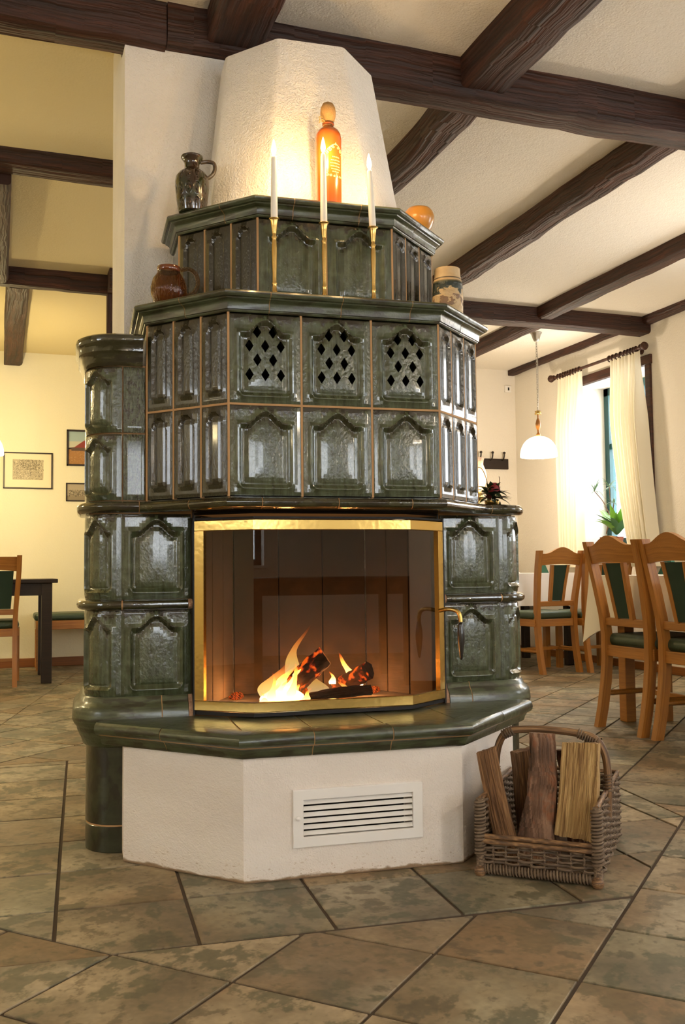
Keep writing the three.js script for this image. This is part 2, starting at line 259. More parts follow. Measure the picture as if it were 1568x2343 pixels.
// ---- floor: 30 cm tiles, laid diagonally, with a straight-laid field round the stove
const DY = -0.0747, cD = Math.cos(DY), sD = Math.sin(DY);
const s2r = (x, z) => [cD * (x + 0.7079) + sD * (z - 2.85), -sD * (x + 0.7079) + cD * (z - 2.85)]; // stove plan -> room plan
{
  const floor = structGroup('floor');
  mesh('floor_bed', bx(XL - TW, XR + TW, -0.12, -0.004, ZB - TW, ZF + TW), M.floorGrout, floor);
  const U = [0.735, -0.678], N_ = [0.678, 0.735]; // diagonal grid directions (room plan x,z)
  const region = [[0.226, -2.1075], [1.45, -2.0028], [2.06, -2.5656], [2.30, -4.30], [-0.25, -4.30], [-0.55, -2.949]]; // straight-laid field
  const area = (p) => { let a = 0; for (let i = 0; i < p.length; i++) { const q = p[(i + 1) % p.length]; a += p[i][0] * q[1] - q[0] * p[i][1]; } return a / 2; };
  const reg = area(region) > 0 ? region : region.slice().reverse();
  const side = (a, b, p) => (b[0] - a[0]) * (p[1] - a[1]) - (b[1] - a[1]) * (p[0] - a[0]);
  function clip(poly, a, b, sign, gap) { // keep the side where sign*side > gap
    const l = Math.hypot(b[0] - a[0], b[1] - a[1]), f = (p) => sign * side(a, b, p) / l - gap, out = [];
    for (let i = 0; i < poly.length; i++) { const p = poly[i], q = poly[(i + 1) % poly.length], fp = f(p), fq = f(q); if (fp >= 0) out.push(p); if (fp * fq < 0) { const t = fp / (fp - fq); out.push([p[0] + (q[0] - p[0]) * t, p[1] + (q[1] - p[1]) * t]); } }
    return out;
  }
  const bounds = (poly) => { let p = poly; for (const [a, b] of [[[XL, ZB], [XR, ZB]], [[XR, ZB], [XR, ZF]], [[XR, ZF], [XL, ZF]], [[XL, ZF], [XL, ZB]]]) { p = clip(p, a, b, 1, 0); if (p.length < 3) return []; } return p; };
  const T = 0.302, G = 0.0045, tiles = [];
  const put = (poly, turn) => { const p = bounds(poly); const per = p.reduce((s, q, i) => s + Math.hypot(q[0] - p[(i + 1) % p.length][0], q[1] - p[(i + 1) % p.length][1]), 0); if (p.length > 2 && Math.abs(area(p)) > 0.0008 && Math.abs(area(p)) / per > 0.006) tiles.push({ p, turn }); };
  const n0 = -0.489, m0 = 1.595;
  for (let i = -50; i < 50; i++) for (let j = -50; j < 50; j++) {
    const c = (a, b) => [N_[0] * a + U[0] * b, N_[1] * a + U[1] * b];
    const a0 = n0 + i * T + G, a1 = n0 + (i + 1) * T - G, b0 = m0 + j * T + G, b1 = m0 + (j + 1) * T - G;
    let rest = [c(a0, b0), c(a1, b0), c(a1, b1), c(a0, b1)];
    if (area(rest) < 0) rest.reverse();
    for (let e = 0; e < reg.length && rest.length > 2; e++) { const A = reg[e], B = reg[(e + 1) % reg.length]; const outp = clip(rest, A, B, -1, G); if (outp.length > 2) put(outp, 0); rest = clip(rest, A, B, 1, 0); }
  }
  const ox = s2r(-0.7079, 0), tx = [cD, -sD], tz = [sD, cD]; // straight tiles follow the stove
  for (let i = -12; i < 14; i++) for (let j = -12; j < 12; j++) {
    const TX = 0.3045, X0 = 0.252 + i * TX, Z0 = -2.14 - (j + 1) * T + 0.02; // joints in stove axes (x,z measured from the room origin)
    const c = (x, z) => [cD * x + sD * z, -sD * x + cD * z];
    let p = [c(X0 + G, Z0 + G), c(X0 + TX - G, Z0 + G), c(X0 + TX - G, Z0 + T - G), c(X0 + G, Z0 + T - G)];
    if (area(p) < 0) p.reverse();
    for (let e = 0; e < reg.length && p.length > 2; e++) p = clip(p, reg[e], reg[(e + 1) % reg.length], 1, G);
    if (p.length > 2) put(p, 1);
  }
  // size in the picture decides which ones are single pieces
  camera.updateMatrixWorld(); camera.updateProjectionMatrix();
  for (const t of tiles) {
    let minx = 9, maxx = -9, miny = 9, maxy = -9, ok = true;
    for (const [x, z] of t.p) { const v = V(x, 0, z).applyMatrix4(camera.matrixWorldInverse); if (v.z > -0.2) { ok = false; break; } v.applyMatrix4(camera.projectionMatrix); minx = Math.min(minx, v.x); maxx = Math.max(maxx, v.x); miny = Math.min(miny, v.y); maxy = Math.max(maxy, v.y); }
    t.size = ok && maxx > -1 && minx < 1 && maxy > -1 && miny < 1 ? (Math.min(1, maxx) - Math.max(-1, minx)) * (Math.min(1, maxy) - Math.max(-1, miny)) : 0;
  }
  tiles.sort((a, b) => b.size - a.size);
  const geoOf = (t) => {
    const cx = t.p.reduce((s, q) => s + q[0], 0) / t.p.length, cz = t.p.reduce((s, q) => s + q[1], 0) / t.p.length;
    const e = 0.0016, top = t.p, inn = t.p.map(([x, z]) => { const l = Math.hypot(x - cx, z - cz) || 1; return [x - (x - cx) / l * e, z - (z - cz) / l * e]; });
    const dy = t.dy, pos = [], uv = [], a = t.a, ca = Math.cos(a), sa = Math.sin(a);
    const P = (q, y) => { pos.push(q[0], y, q[1]); uv.push(((q[0] * ca - q[1] * sa) + t.ou) / 1.25, ((q[0] * sa + q[1] * ca) + t.ov) / 1.25); };
    const n = top.length;
    for (let i = 1; i < n - 1; i++) { P(inn[0], dy); P(inn[i + 1], dy); P(inn[i], dy); }
    for (let i = 0; i < n; i++) { const j = (i + 1) % n; P(inn[i], dy); P(inn[j], dy); P(top[j], dy - 0.0014); P(inn[i], dy); P(top[j], dy - 0.0014); P(top[i], dy - 0.0014); P(top[i], dy - 0.0014); P(top[j], dy - 0.0014); P(top[j], -0.008); P(top[i], dy - 0.0014); P(top[j], -0.008); P(top[i], -0.008); }
    const g = new THREE.BufferGeometry(); g.setAttribute('position', new THREE.Float32BufferAttribute(pos, 3)); g.setAttribute('uv', new THREE.Float32BufferAttribute(uv, 2)); g.computeVertexNormals(); return g;
  };
  const rest = [];
  tiles.forEach((t, k) => {
    t.dy = rr(-0.0006, 0.0006); t.ou = rr(0, 1.25); t.ov = rr(0, 1.25); t.a = (t.turn ? DY : 0.826) + Math.floor(rr(0, 4)) * Math.PI / 2;
    const mat = [M.stone, M.stone2, M.stone3][Math.floor(rr(0, 3))], g = geoOf(t);
    if (k < 290 && t.size > 0) mesh('floor_tile', g, mat, floor); else rest.push(g);
  });
  mesh('floor_tiles_beyond', mergeGeometries(rest), M.stone, floor).userData.kind = 'stuff';
}
// ---- ceiling and walls
struct('ceiling', bx(XL - TW, XR + TW, CEIL, CEIL + 0.2, ZB - TW, ZF + TW), M.ceiling);
struct('ceiling_left', bx(XL, 1.0, CEIL - 0.004, CEIL + 0.05, ZB, -3.20), M.ceilingLamplit);  // panel added under the ceiling to carry the lamplit yellow
function wallWithHoles(a0, a1, holes, thick) { // in a plane: along a (horizontal), y
  const s = new THREE.Shape([[a0, 0], [a1, 0], [a1, CEIL], [a0, CEIL]].map(([a, y]) => new THREE.Vector2(a, y)));
  for (const [h0, h1, y0, y1] of holes) s.holes.push(new THREE.Path([[h0, y0], [h0, y1], [h1, y1], [h1, y0]].map(([a, y]) => new THREE.Vector2(a, y))));
  return new THREE.ExtrudeGeometry(s, { depth: thick, bevelEnabled: false });
}
const winR = [[-7.10, -6.13, 0.98, 2.36], [-4.45, -3.5, 0.98, 2.36], [-1.9, -0.95, 0.98, 2.36], [0.7, 1.65, 0.98, 2.36]];
{ // right wall with the windows: shape x -> -z, extruded along +x
  const g = wallWithHoles(ZBR - 0.6, ZF, winR, TW); g.applyMatrix4(new THREE.Matrix4().set(0, 0, 1, XR, 0, 1, 0, 0, 1, 0, 0, 0, 0, 0, 0, 1)); // (a,y,d)->(XR+d,y,a)
  const p = g.attributes.position, n = g.attributes.normal; // mirrored axes: turn the faces round
  for (let i = 0; i < p.count; i += 3) for (const at_ of [p, n, g.attributes.uv]) { const k = at_.itemSize; for (let c = 0; c < k; c++) { const t = at_.array[(i + 1) * k + c]; at_.array[(i + 1) * k + c] = at_.array[(i + 2) * k + c]; at_.array[(i + 2) * k + c] = t; } }
  struct('wall_right', boxUV(g), M.wall);
}
const winF = [[0.0, 1.4, 0.85, 2.1], [2.9, 4.3, 0.85, 2.1]], winL = [[-1.0, 0.4, 1.38, 2.5]];
struct('wall_front', boxUV(at(wallWithHoles(XL - TW, XR + TW, winF, TW), 0, 0, ZF)), M.wall);
{ const g = wallWithHoles(ZB - TW, ZF, winL, TW); g.applyMatrix4(new THREE.Matrix4().set(0, 0, -1, XL, 0, 1, 0, 0, 1, 0, 0, 0, 0, 0, 0, 1)); struct('wall_left', boxUV(g), M.wallYellow); }
struct('wall_back', bx(XL - TW, 1.30, 0, CEIL, ZB - TW, ZB), M.wallYellow);
struct('wall_back_right', bx(1.30, XR + TW, 0, CEIL, ZBR - TW - 0.52, ZBR), M.wall);
{ // wall the stove leans on
  struct('wall_chimney', merged([bx(0.372, 1.22, 0, 2.575, -3.54, -3.178), bx(0.372, 1.22, 2.575, CEIL, -3.54, -3.285)]), M.plaster);
}
struct('baseboard_back', bx(XL, 1.30, 0, 0.075, ZB, ZB + 0.018, 0.004), M.baseboard);
struct('baseboard_back_right', bx(1.30, XR, 0, 0.06, ZBR, ZBR + 0.018, 0.004), M.baseboard);
struct('baseboard_right', bx(XR - 0.018, XR, 0, 0.06, ZBR, ZF, 0.004), M.baseboard);
// ---- windows
M.teal = phy({ color: new THREE.Color(0x1d4a4c), roughness: 0.45 });
let windowNo = 0;
function windowUnit(frame, pane, sill) { const o = structGroup('window_' + (++windowNo)); mesh('window_frame', frame, M.teal, o); mesh('pane', pane, M.clearGlass, o); mesh('window_sill', sill, M.whiteMetal, o); return o; }
winR.forEach(([z0, z1, y0, y1]) => {
  const x = XR + 0.28, f = 0.065, m = (z0 + z1) / 2;
  windowUnit(merged([bx(x, x + 0.06, y0, y0 + f, z0, z1), bx(x, x + 0.06, y1 - f, y1, z0, z1), bx(x, x + 0.06, y0, y1, z0, z0 + f), bx(x, x + 0.06, y0, y1, z1 - f, z1), bx(x, x + 0.06, y0, y1, m - 0.05, m + 0.05), bx(x + 0.01, x + 0.05, 1.82, 1.87, z0, z1)]),
    bx(x + 0.028, x + 0.032, y0 + f, y1 - f, z0 + f, z1 - f), bx(XR - 0.03, XR + 0.28, y0 - 0.03, y0, z0 - 0.04, z1 + 0.04, 0.008));
});
winF.forEach(([x0, x1, y0, y1]) => { const z = ZF + 0.25, f = 0.06, m = (x0 + x1) / 2;
  windowUnit(merged([bx(x0, x1, y0, y0 + f, z, z + 0.06), bx(x0, x1, y1 - f, y1, z, z + 0.06), bx(x0, x0 + f, y0, y1, z, z + 0.06), bx(x1 - f, x1, y0, y1, z, z + 0.06), bx(m - 0.04, m + 0.04, y0, y1, z, z + 0.06)]), bx(x0 + f, x1 - f, y0 + f, y1 - f, z + 0.028, z + 0.032), bx(x0 - 0.04, x1 + 0.04, y0 - 0.03, y0, ZF - 0.03, z, 0.008)); });
winL.forEach(([z0, z1, y0, y1]) => { const x = XL - 0.31, f = 0.06, m = (z0 + z1) / 2;
  windowUnit(merged([bx(x, x + 0.06, y0, y0 + f, z0, z1), bx(x, x + 0.06, y1 - f, y1, z0, z1), bx(x, x + 0.06, y0, y1, z0, z0 + f), bx(x, x + 0.06, y0, y1, z1 - f, z1), bx(x, x + 0.06, y0, y1, m - 0.04, m + 0.04)]), bx(x + 0.028, x + 0.032, y0 + f, y1 - f, z0 + f, z1 - f), bx(x + 0.06, XL + 0.03, y0 - 0.03, y0, z0 - 0.04, z1 + 0.04, 0.008)); });
{ // dark wooden surround of the window in view
  const [z0, z1, y0, y1] = winR[0];
  struct('trim_1', merged([bx(XR - 0.022, XR + 0.02, y1, y1 + 0.075, z0 - 0.07, z1 + 0.07, 0.006), bx(XR - 0.022, XR + 0.02, y0 - 0.05, y1, z1, z1 + 0.06, 0.006), bx(XR - 0.022, XR + 0.02, y0 - 0.05, y1, z0 - 0.06, z0, 0.006)]), M.brownWood);
}
// ---- old hewn beams
function hewn(len, h, d, wob = 0.006, seg = 0) { // along +x from 0, cross-section centred in z, top at y=0
  const N = seg || Math.max(8, Math.round(len / 0.09)), rings = [];
  let c = [rr(0.01, 0.03), rr(0.01, 0.03), rr(0.008, 0.02), rr(0.008, 0.02)], e = [0, 0, 0];
  for (let i = 0; i <= N; i++) {
    c = c.map((v) => clamp(v + rr(-0.006, 0.006), 0.006, 0.034)); e = e.map((v) => clamp(v + rr(-wob, wob) * 0.6, -wob, wob));
    const x = len * i / N, z0 = -d / 2 + e[0], z1 = d / 2 + e[1], y0 = -h + e[2];
    rings.push([[x, 0.01, z1], [x, 0.01, z0], [x, y0 + c[0], z0], [x, y0 + c[0] * 0.35, z0 + c[0] * 0.3], [x, y0, z0 + c[0]], [x, y0, z1 - c[1]], [x, y0 + c[1] * 0.35, z1 - c[1] * 0.3], [x, y0 + c[1], z1]]);
  }
  const g = loft(rings, { crease: 0.5 }); return swapUV(g);
}
function beamX(x0, x1, z0, z1, y0, label, wob) { const g = hewn(x1 - x0, CEIL - y0, z1 - z0, wob); at(g, x0, CEIL, (z0 + z1) / 2); return tag(mesh('ceiling_beam', g, M.beam), label, 'beam'); }
function joistZ(x0, x1, z0, z1, y0, label, wob) { const g = hewn(z1 - z0, CEIL - y0, x1 - x0, wob); g.rotateY(Math.PI / 2); at(g, (x0 + x1) / 2, CEIL, z1); return tag(mesh('ceiling_joist', g, M.beam), label, 'beam'); }
const bigA = beamX(XL, 0.505, -3.275, -3.13, 2.572, 'left length of the thick dark beam across the top of the photo');
beamX(0.508, XR, -3.275, -3.13, 2.575, 'thick dark hewn beam running over the white stove hood');
beamX(0.62, XR, -6.21, -6.07, 2.595, 'dark cross beam that ends at the right wall above the window');
beamX(XL, 0.66, -6.32, -6.22, 2.60, 'dark cross beam in the yellow part, above the framed pictures');
beamX(-1.2, 0.60, -4.62, -4.45, 2.645, 'short dark cross beam ending at the edge of the white wall', 0.004);
joistZ(1.61, 1.80, -3.14, ZF, 2.60, 'dark joist in the top right, in front of the thick beam');
joistZ(0.64, 0.83, -3.14, ZF, 2.60, 'dark joist stub at the top edge, left above the hood');
joistZ(2.66, 2.82, -3.14, ZF, 2.60, 'dark joist cut by the right edge, in front of the thick beam');
joistZ(1.655, 1.80, -6.08, -3.27, 2.62, 'dark joist just right of the white hood, behind the thick beam', 0.012);
joistZ(2.64, 2.79, -6.08, -3.27, 2.62, 'long dark joist rising from the stone beer mug to the thick beam', 0.009);
joistZ(3.70, 3.83, -6.08, -3.27, 2.625, 'dark joist at the right edge, between thick beam and cross beam');
joistZ(3.76, 3.87, ZBR, -6.20, 2.62, 'dark joist behind the cross beam, left of the pendant lamp');
joistZ(4.625, 4.70, ZBR, -6.20, 2.665, 'thin dark ceiling strip along the right wall above the curtain rod');
joistZ(4.625, 4.70, -6.07, -3.27, 2.665, 'thin dark strip on the right wall at the picture edge');
joistZ(0.0, 0.15, ZB, -6.31, 2.60, 'dark joist at the left edge running to the back wall', 0.004);
joistZ(-0.15, 0.022, -6.23, -4.61, 2.60, 'dark joist at the left edge, between the two cross beams', 0.004);
{ const g = hewn(2.6, 0.065, 0.065, 0.003); g.rotateZ(Math.PI / 2); at(g, 0.633, 0, -6.27); tag(mesh('wooden_post', g, M.beam), 'slim dark post below the cross beam, left of the white wall', 'post'); }

// ---------------------------------------------------------------- the tiled stove
const stove = (() => { const [x, z] = s2r(0, 0); return thing('tiled_stove', 'tall green glazed tile stove with brass-framed fire door and white hood', 'stove', [x, 0, z], DY); })();
const W1 = 0.2089, NW = 0.0997, K = Math.SQRT1_2, R0 = 0.105;
// relief of one tile; d = depth inside the arched panel
function panelDepth(w, h, x, y, o) {
  const a = o.a * w, ax = Math.abs(x);
  const arch = o.round ? Math.sqrt(Math.max(0, 1 - Math.min(1, ax / a) ** 2)) : 0.5 + 0.5 * Math.cos(Math.PI * clamp(ax / (a * 0.80)));
  const top = o.shoulder * h + (o.top - o.shoulder) * h * arch;
  const slope = o.round ? 0.8 : 0.78;
  let d = Math.min(a - ax, y - o.bottom * h, (top - y) * slope);
  const r = 0.010, dx = a - ax, dyb = y - o.bottom * h; // round the lower corners
  if (dx < r && dyb < r && dx > -r * 2 && dyb > -r * 2) d = Math.min(d, r - Math.hypot(r - dx, r - dyb));
  return d;
}
function relief(w, h, x, y, o) {
  const d = panelDepth(w, h, x, y, o), k = o.k ?? 1;
  const ridge = 0.0066 * k * Math.exp(-(((d + 0.0065 * k) / (0.0050 * k)) ** 2));
  const drop = -0.0085 * k * sm(-0.003, 0.0065 * k, d);
  const cushion = 0.0036 * k * sm(0.0075 * k, 0.016 * k, d) + 0.0040 * k * Math.sin(Math.PI / 2 * clamp(d / 0.07));
  const e = Math.min(w / 2 - Math.abs(x), y, h - y), edge = -0.0028 * (1 - sm(0, 0.006, e));
  return ridge + drop + cushion + edge;
}
function tileGeo(w, h, o, nx, ny, curve) { // closed solid; x across, y up, z outwards
  const th = 0.022, pos = [], uv = [], idx = [];
  const map = (x, y, z) => curve ? [(curve + z) * Math.sin(x / curve), y, (curve + z) * Math.cos(x / curve) - curve] : [x, y, z];
  const grid = (zf, flip) => { const b = pos.length / 3; for (let j = 0; j <= ny; j++) for (let i = 0; i <= nx; i++) { const x = -w / 2 + w * i / nx, y = h * j / ny; pos.push(...map(x, y, zf(x, y))); uv.push(i / nx, j / ny); }
    for (let j = 0; j < ny; j++) for (let i = 0; i < nx; i++) { const a = b + j * (nx + 1) + i, c = a + nx + 1; if (flip) idx.push(a, c, a + 1, a + 1, c, c + 1); else idx.push(a, a + 1, c, a + 1, c + 1, c); } };
  const face = (x, y) => o ? relief(w, h, x, y, o) : -0.0028 * (1 - sm(0, 0.006, Math.min(w / 2 - Math.abs(x), y, h - y)));
  grid(face, false);
  const nFront = idx.length;
  grid(() => -th, true);
  const front = (i, j) => j * (nx + 1) + i, back = (i, j) => (nx + 1) * (ny + 1) + j * (nx + 1) + i;
  const rim = []; for (let i = 0; i < nx; i++) rim.push([i, 0]); for (let j = 0; j < ny; j++) rim.push([nx, j]); for (let i = nx; i > 0; i--) rim.push([i, ny]); for (let j = ny; j > 0; j--) rim.push([0, j]);
  rim.forEach(([i, j], k) => { const [i2, j2] = rim[(k + 1) % rim.length]; const a = front(i, j), b = front(i2, j2), c = back(i, j), d = back(i2, j2); idx.push(a, c, b, b, c, d); });
  const g = new THREE.BufferGeometry(); g.setAttribute('position', new THREE.Float32BufferAttribute(pos, 3)); g.setAttribute('uv', new THREE.Float32BufferAttribute(uv, 2)); g.setIndex(idx);
  g.computeVertexNormals();
  const out = toCreasedNormals(g, 0.9); return out;
}
const oWide = { a: 0.345, bottom: 0.105, shoulder: 0.76, top: 0.905 }, oNarrow = { a: 0.235, bottom: 0.13, shoulder: 0.80, top: 0.915, round: true, k: 0.72 }, oCurve = { a: 0.30, bottom: 0.105, shoulder: 0.76, top: 0.90, k: 0.9 };
const TH = 0.2545;
const gWide = tileGeo(W1 - 0.0055, TH - 0.001, oWide, 56, 68), gNarrow = tileGeo(NW - 0.005, TH - 0.001, oNarrow, 34, 60), gLow = tileGeo(0.201, 0.249, oWide, 56, 68), gCurve = tileGeo(R0 * Math.PI / 2 - 0.004, 0.249, oCurve, 48, 60, R0), gCurveUp = tileGeo(R0 * Math.PI / 2 - 0.004, 0.194, oCurve, 48, 52, R0);
let gGrille;
{ // pierced tile: ten lozenges cut through
  const ev = new Evaluator(); ev.attributes = ['position', 'normal', 'uv']; ev.useGroups = false;
  const cuts = [];
  const loz = (cx, cy) => { const s = new THREE.Shape(), a = 0.0118, b = 0.0182; s.moveTo(cx, cy - b); s.quadraticCurveTo(cx + a * 0.62, cy - b * 0.42, cx + a, cy); s.quadraticCurveTo(cx + a * 0.62, cy + b * 0.42, cx, cy + b); s.quadraticCurveTo(cx - a * 0.62, cy + b * 0.42, cx - a, cy); s.quadraticCurveTo(cx - a * 0.62, cy - b * 0.42, cx, cy - b); const g = new THREE.ExtrudeGeometry(s, { depth: 0.08, bevelEnabled: false, curveSegments: 5 }); return plain(at(g, 0, 0, -0.05)); };
  for (const [cx, cy] of [[-0.0225, 0.208], [0.0225, 0.208], [-0.045, 0.168], [0, 0.168], [0.045, 0.168], [-0.0225, 0.128], [0.0225, 0.128], [-0.045, 0.086], [0, 0.086], [0.045, 0.086]]) cuts.push(loz(cx, cy - 0.004));
  const b = new Brush(gWide.clone()); b.updateMatrixWorld();
  const c = new Brush(mergeGeometries(cuts)); c.updateMatrixWorld();
  gGrille = ev.evaluate(b, c, SUBTRACTION).geometry;
}
function putTile(geo, mat, x, y, z, turn, name = 'tile') { const m = mesh(name, geo, mat, stove); m.position.set(x, y, z); m.rotation.y = turn; return m; }
const groutBits = [];
const groutStrip = (x, y, z, turn, w, h) => { const g = new THREE.BoxGeometry(w, h, 0.016); at(g, 0, 0, -0.0105); g.rotateY(turn); at(g, x, y, z); groutBits.push(g); };

// --- white plinth with the hearth slab
const basePts = [[-0.590, 0.083], [-0.3018, 0.3714], [0.3018, 0.3714], [0.590, 0.083], [0.590, -0.30], [-0.590, -0.30]];
{
  const ev = new Evaluator(); ev.attributes = ['position', 'normal', 'uv']; ev.useGroups = false;
  const a = new Brush(prism(basePts, 0, 0.3176, 0.004)), b = new Brush(bx(-0.15, 0.16, 0.103, 0.207, 0.30, 0.50)); a.updateMatrixWorld(); b.updateMatrixWorld();
  mesh('plinth', ev.evaluate(a, b, SUBTRACTION).geometry, M.plinth, stove);
  // ventilation grille
  const v = new THREE.Group(); v.name = 'vent_grille'; stove.add(v); v.position.set(0.005, 0, 0.3714);
  const outer = new THREE.Shape([[-0.1765, 0.083], [0.1765, 0.083], [0.1765, 0.227], [-0.1765, 0.227]].map((p) => new THREE.Vector2(...p)));
  outer.holes.push(new THREE.Path([[-0.1525, 0.106], [-0.1525, 0.204], [0.1525, 0.204], [0.1525, 0.106]].map((p) => new THREE.Vector2(...p))));
  mesh('vent_frame', boxUV(new THREE.ExtrudeGeometry(outer, { depth: 0.007, bevelEnabled: true, bevelSize: 0.002, bevelThickness: 0.002, bevelSegments: 2 })), M.whiteMetal, v);
  for (let i = 0; i < 6; i++) { const g = new RoundedBoxGeometry(0.304, 0.0030, 0.0125, 2, 0.0014); g.rotateX(0.85); const m = mesh('slat', g, M.whiteMetal, v); m.position.set(0, 0.1155 + i * 0.0158, -0.001); }
  const kn = lathe([[0, 0], [0.004, 0], [0.004, 0.006], [0.006, 0.008], [0.006, 0.012], [0, 0.014]], 16); kn.rotateX(Math.PI / 2); at(kn, -0.166, 0.158, 0.007); mesh('latch_knob', kn, M.whiteMetal, v);
  mesh('vent_dark_backing', bx(-0.15, 0.15, 0.103, 0.207, -0.0705, -0.0695), M.soot, v);  // black sheet at the back, painting the dark depth of the vent
}
const slabProf = [[-0.03, 0.3176], [0.010, 0.3176], [0.014, 0.322], [0.016, 0.331], [0.023, 0.342], [0.027, 0.346], [0.035, 0.349], [0.041, 0.355], [0.043, 0.364], [0.041, 0.374], [0.034, 0.3815], [0.026, 0.383], [-0.03, 0.383]];
const slabPath = [[-0.640, 0.033], [-0.3018, 0.3714], [0.3018, 0.3714], [0.640, 0.033]];
{
  const I = pathInfo(slabPath), joints = [0, 0.235, I.L[1] + 0.18, I.L[1] + 0.395, I.L[2] + 0.22, I.total];
  for (let i = 0; i < joints.length - 1; i++) mesh('hearth_edge_tile', sweep(slabPath, slabProf, joints[i] + (i ? 0.0015 : 0), joints[i + 1] - (i < joints.length - 2 ? 0.0015 : 0)), M.glazeRun, stove);
  groutBits.push(plain(sweep(slabPath, slabProf.map(([o, y]) => [o - 0.002, y < 0.33 ? y + 0.001 : y - 0.0015]), 0.01, I.total - 0.01)));
  // top plates up to the door, split along the joints
  const yt = 0.3832, cells = [[[-0.600, 0.033], [-0.303, 0.335], [-0.302, 0.10], [-0.42, 0.0], [-0.600, 0.0]], [[-0.299, 0.339], [-0.115, 0.339], [-0.115, 0.06], [-0.299, 0.10]], [[-0.112, 0.339], [0.085, 0.339], [0.085, 0.06], [-0.112, 0.06]], [[0.088, 0.339], [0.299, 0.339], [0.299, 0.10], [0.088, 0.06]], [[0.302, 0.335], [0.600, 0.033], [0.600, 0.0], [0.42, 0.0], [0.302, 0.10]]];
  for (const c of cells) mesh('hearth_top_tile', prism(c, 0.355, yt, 0.0012), M.glazeRun, stove);
  groutBits.push(prism([[-0.6, 0.03], [-0.30, 0.335], [0.30, 0.335], [0.6, 0.03], [0.6, 0.0], [-0.6, 0.0]], 0.33, 0.3815));
}
// --- corner columns and lower blocks, left and right of the door
const arcPts = (sx, n = 8) => { const p = []; for (let i = 0; i <= n; i++) { const t = i / n * Math.PI / 2; p.push([-0.592 - R0 * Math.cos(t), -R0 + R0 * Math.sin(t)]); } return sx < 0 ? p : p.map(([x, z]) => [-x, z]).reverse(); };
const colPath = (sx, inner, back = -0.30) => sx < 0 ? [[-0.697, back], ...arcPts(-1), [-inner, 0]] : [[inner, 0], ...arcPts(1), [0.697, back]];
const shrink = (path, o) => { const I = pathInfo(path); return path.map((p, i) => [p[0] + I.mit[i][0] * o, p[1] + I.mit[i][1] * o]); };
const plinthProf = [[-0.02, 0.442], [0.004, 0.442], [0.008, 0.438], [0.011, 0.430], [0.014, 0.424], [0.022, 0.418], [0.029, 0.409], [0.032, 0.398], [0.033, 0.386], [0.034, 0.378], [0.033, 0.370], [0.028, 0.360], [0.021, 0.352], [0.020, 0.344], [0.015, 0.332], [0.008, 0.318], [0.004, 0.304], [0.000, 0.300], [-0.02, 0.300]];
const torus = (y, r, n = 10) => { const p = [[-0.02, y - r], [0, y - r]]; for (let i = 1; i < n; i++) { const t = -Math.PI / 2 + Math.PI * i / n; p.push([0.004 + (r + 0.004) * Math.cos(t), y + r * Math.sin(t)]); } p.push([0, y + r], [-0.02, y + r]); return p; };
for (const sx of [-1, 1]) {
  const low = shrink(colPath(sx, 0.52), -0.006);
  const box = (a, b, y0, y1, g) => [[-0.05, y0], [g - 0.002, y0], [g, y0 + 0.002], [g, y1 - 0.002], [g - 0.002, y1], [-0.05, y1]];
  mesh('column_foot_tile', sweep(low, box(0, 0, 0, 0.0745, 0)), M.glazeLegShaded, stove);
  mesh('column_shaft_tile', sweep(low, box(0, 0, 0.078, 0.300, 0)), M.glazeLegShaded, stove);
  groutBits.push(plain(sweep(low, [[-0.03, 0.06], [-0.0015, 0.06], [-0.0015, 0.09], [-0.03, 0.09]])));
  const pp = colPath(sx, 0.405);
  const I = pathInfo(pp), cutAt = sx < 0 ? I.total - 0.075 : 0.075;
  mesh('plinth_moulding', sweep(pp, plinthProf, 0, cutAt - 0.0015), M.glazeRun, stove); mesh('plinth_moulding', sweep(pp, plinthProf, cutAt + 0.0015), M.glazeRun, stove);
  groutBits.push(plain(sweep(pp, plinthProf.map(([o, y]) => [o - 0.002, y]), cutAt - 0.004, cutAt + 0.004)));
  const mp = colPath(sx, 0.405); const Im = pathInfo(mp), jm = sx < 0 ? Im.total - 0.187 : 0.187;
  mesh('waist_moulding', sweep(mp, torus(0.705, 0.0145), 0, jm - 0.0015), M.glazeDark, stove); mesh('waist_moulding', sweep(mp, torus(0.705, 0.0145), jm + 0.0015), M.glazeDark, stove);
  groutBits.push(plain(sweep(mp, torus(0.705, 0.0130), jm - 0.004, jm + 0.004)));
  // unglazed clay ends beside the door
  const ep = sx < 0 ? [[-0.4035, 0], [-0.389, 0]] : [[0.389, 0], [0.4035, 0]];
  mesh('clay_end', sweep(ep, plinthProf.map(([o, y]) => [o * 0.95, y])), M.clay, stove); mesh('clay_end', sweep(ep, torus(0.705, 0.0142)), M.clay, stove);
  // core behind the tiles
  const core = sx < 0 ? [[-0.684, -0.30], ...arcPts(-1).map(([x, z]) => [x + 0.012, z - 0.012]), [-0.389, -0.012], [-0.389, -0.30]] : [[0.389, -0.30], [0.389, -0.012], ...arcPts(1).map(([x, z]) => [x - 0.012, z - 0.012]), [0.684, -0.30]];
  mesh('block_core', prism(core, 0.30, 0.985), M.grout, stove);
  mesh('block_end_plate', bx(sx < 0 ? -0.389 : 0.384, sx < 0 ? -0.384 : 0.389, 0.384, 0.974, -0.25, -0.004), M.blackMetal, stove);
  for (const [y, k] of [[0.4405, 0], [0.7205, 1]]) {
    putTile(gLow, M.glazeTile, sx * 0.4945, y, 0, 0, 'panel_tile');
    putTile(gCurve, M.glazeTile, sx * (0.592 + R0 * Math.sin(Math.PI / 4)), y, -R0 + R0 * Math.cos(Math.PI / 4), sx * Math.PI / 4, 'corner_tile');
    putTile(tileGeoSide(0.189, 0.249), M.glazeBlank, sx * 0.697, y, -0.2015, sx * Math.PI / 2, 'side_tile');
  }
}
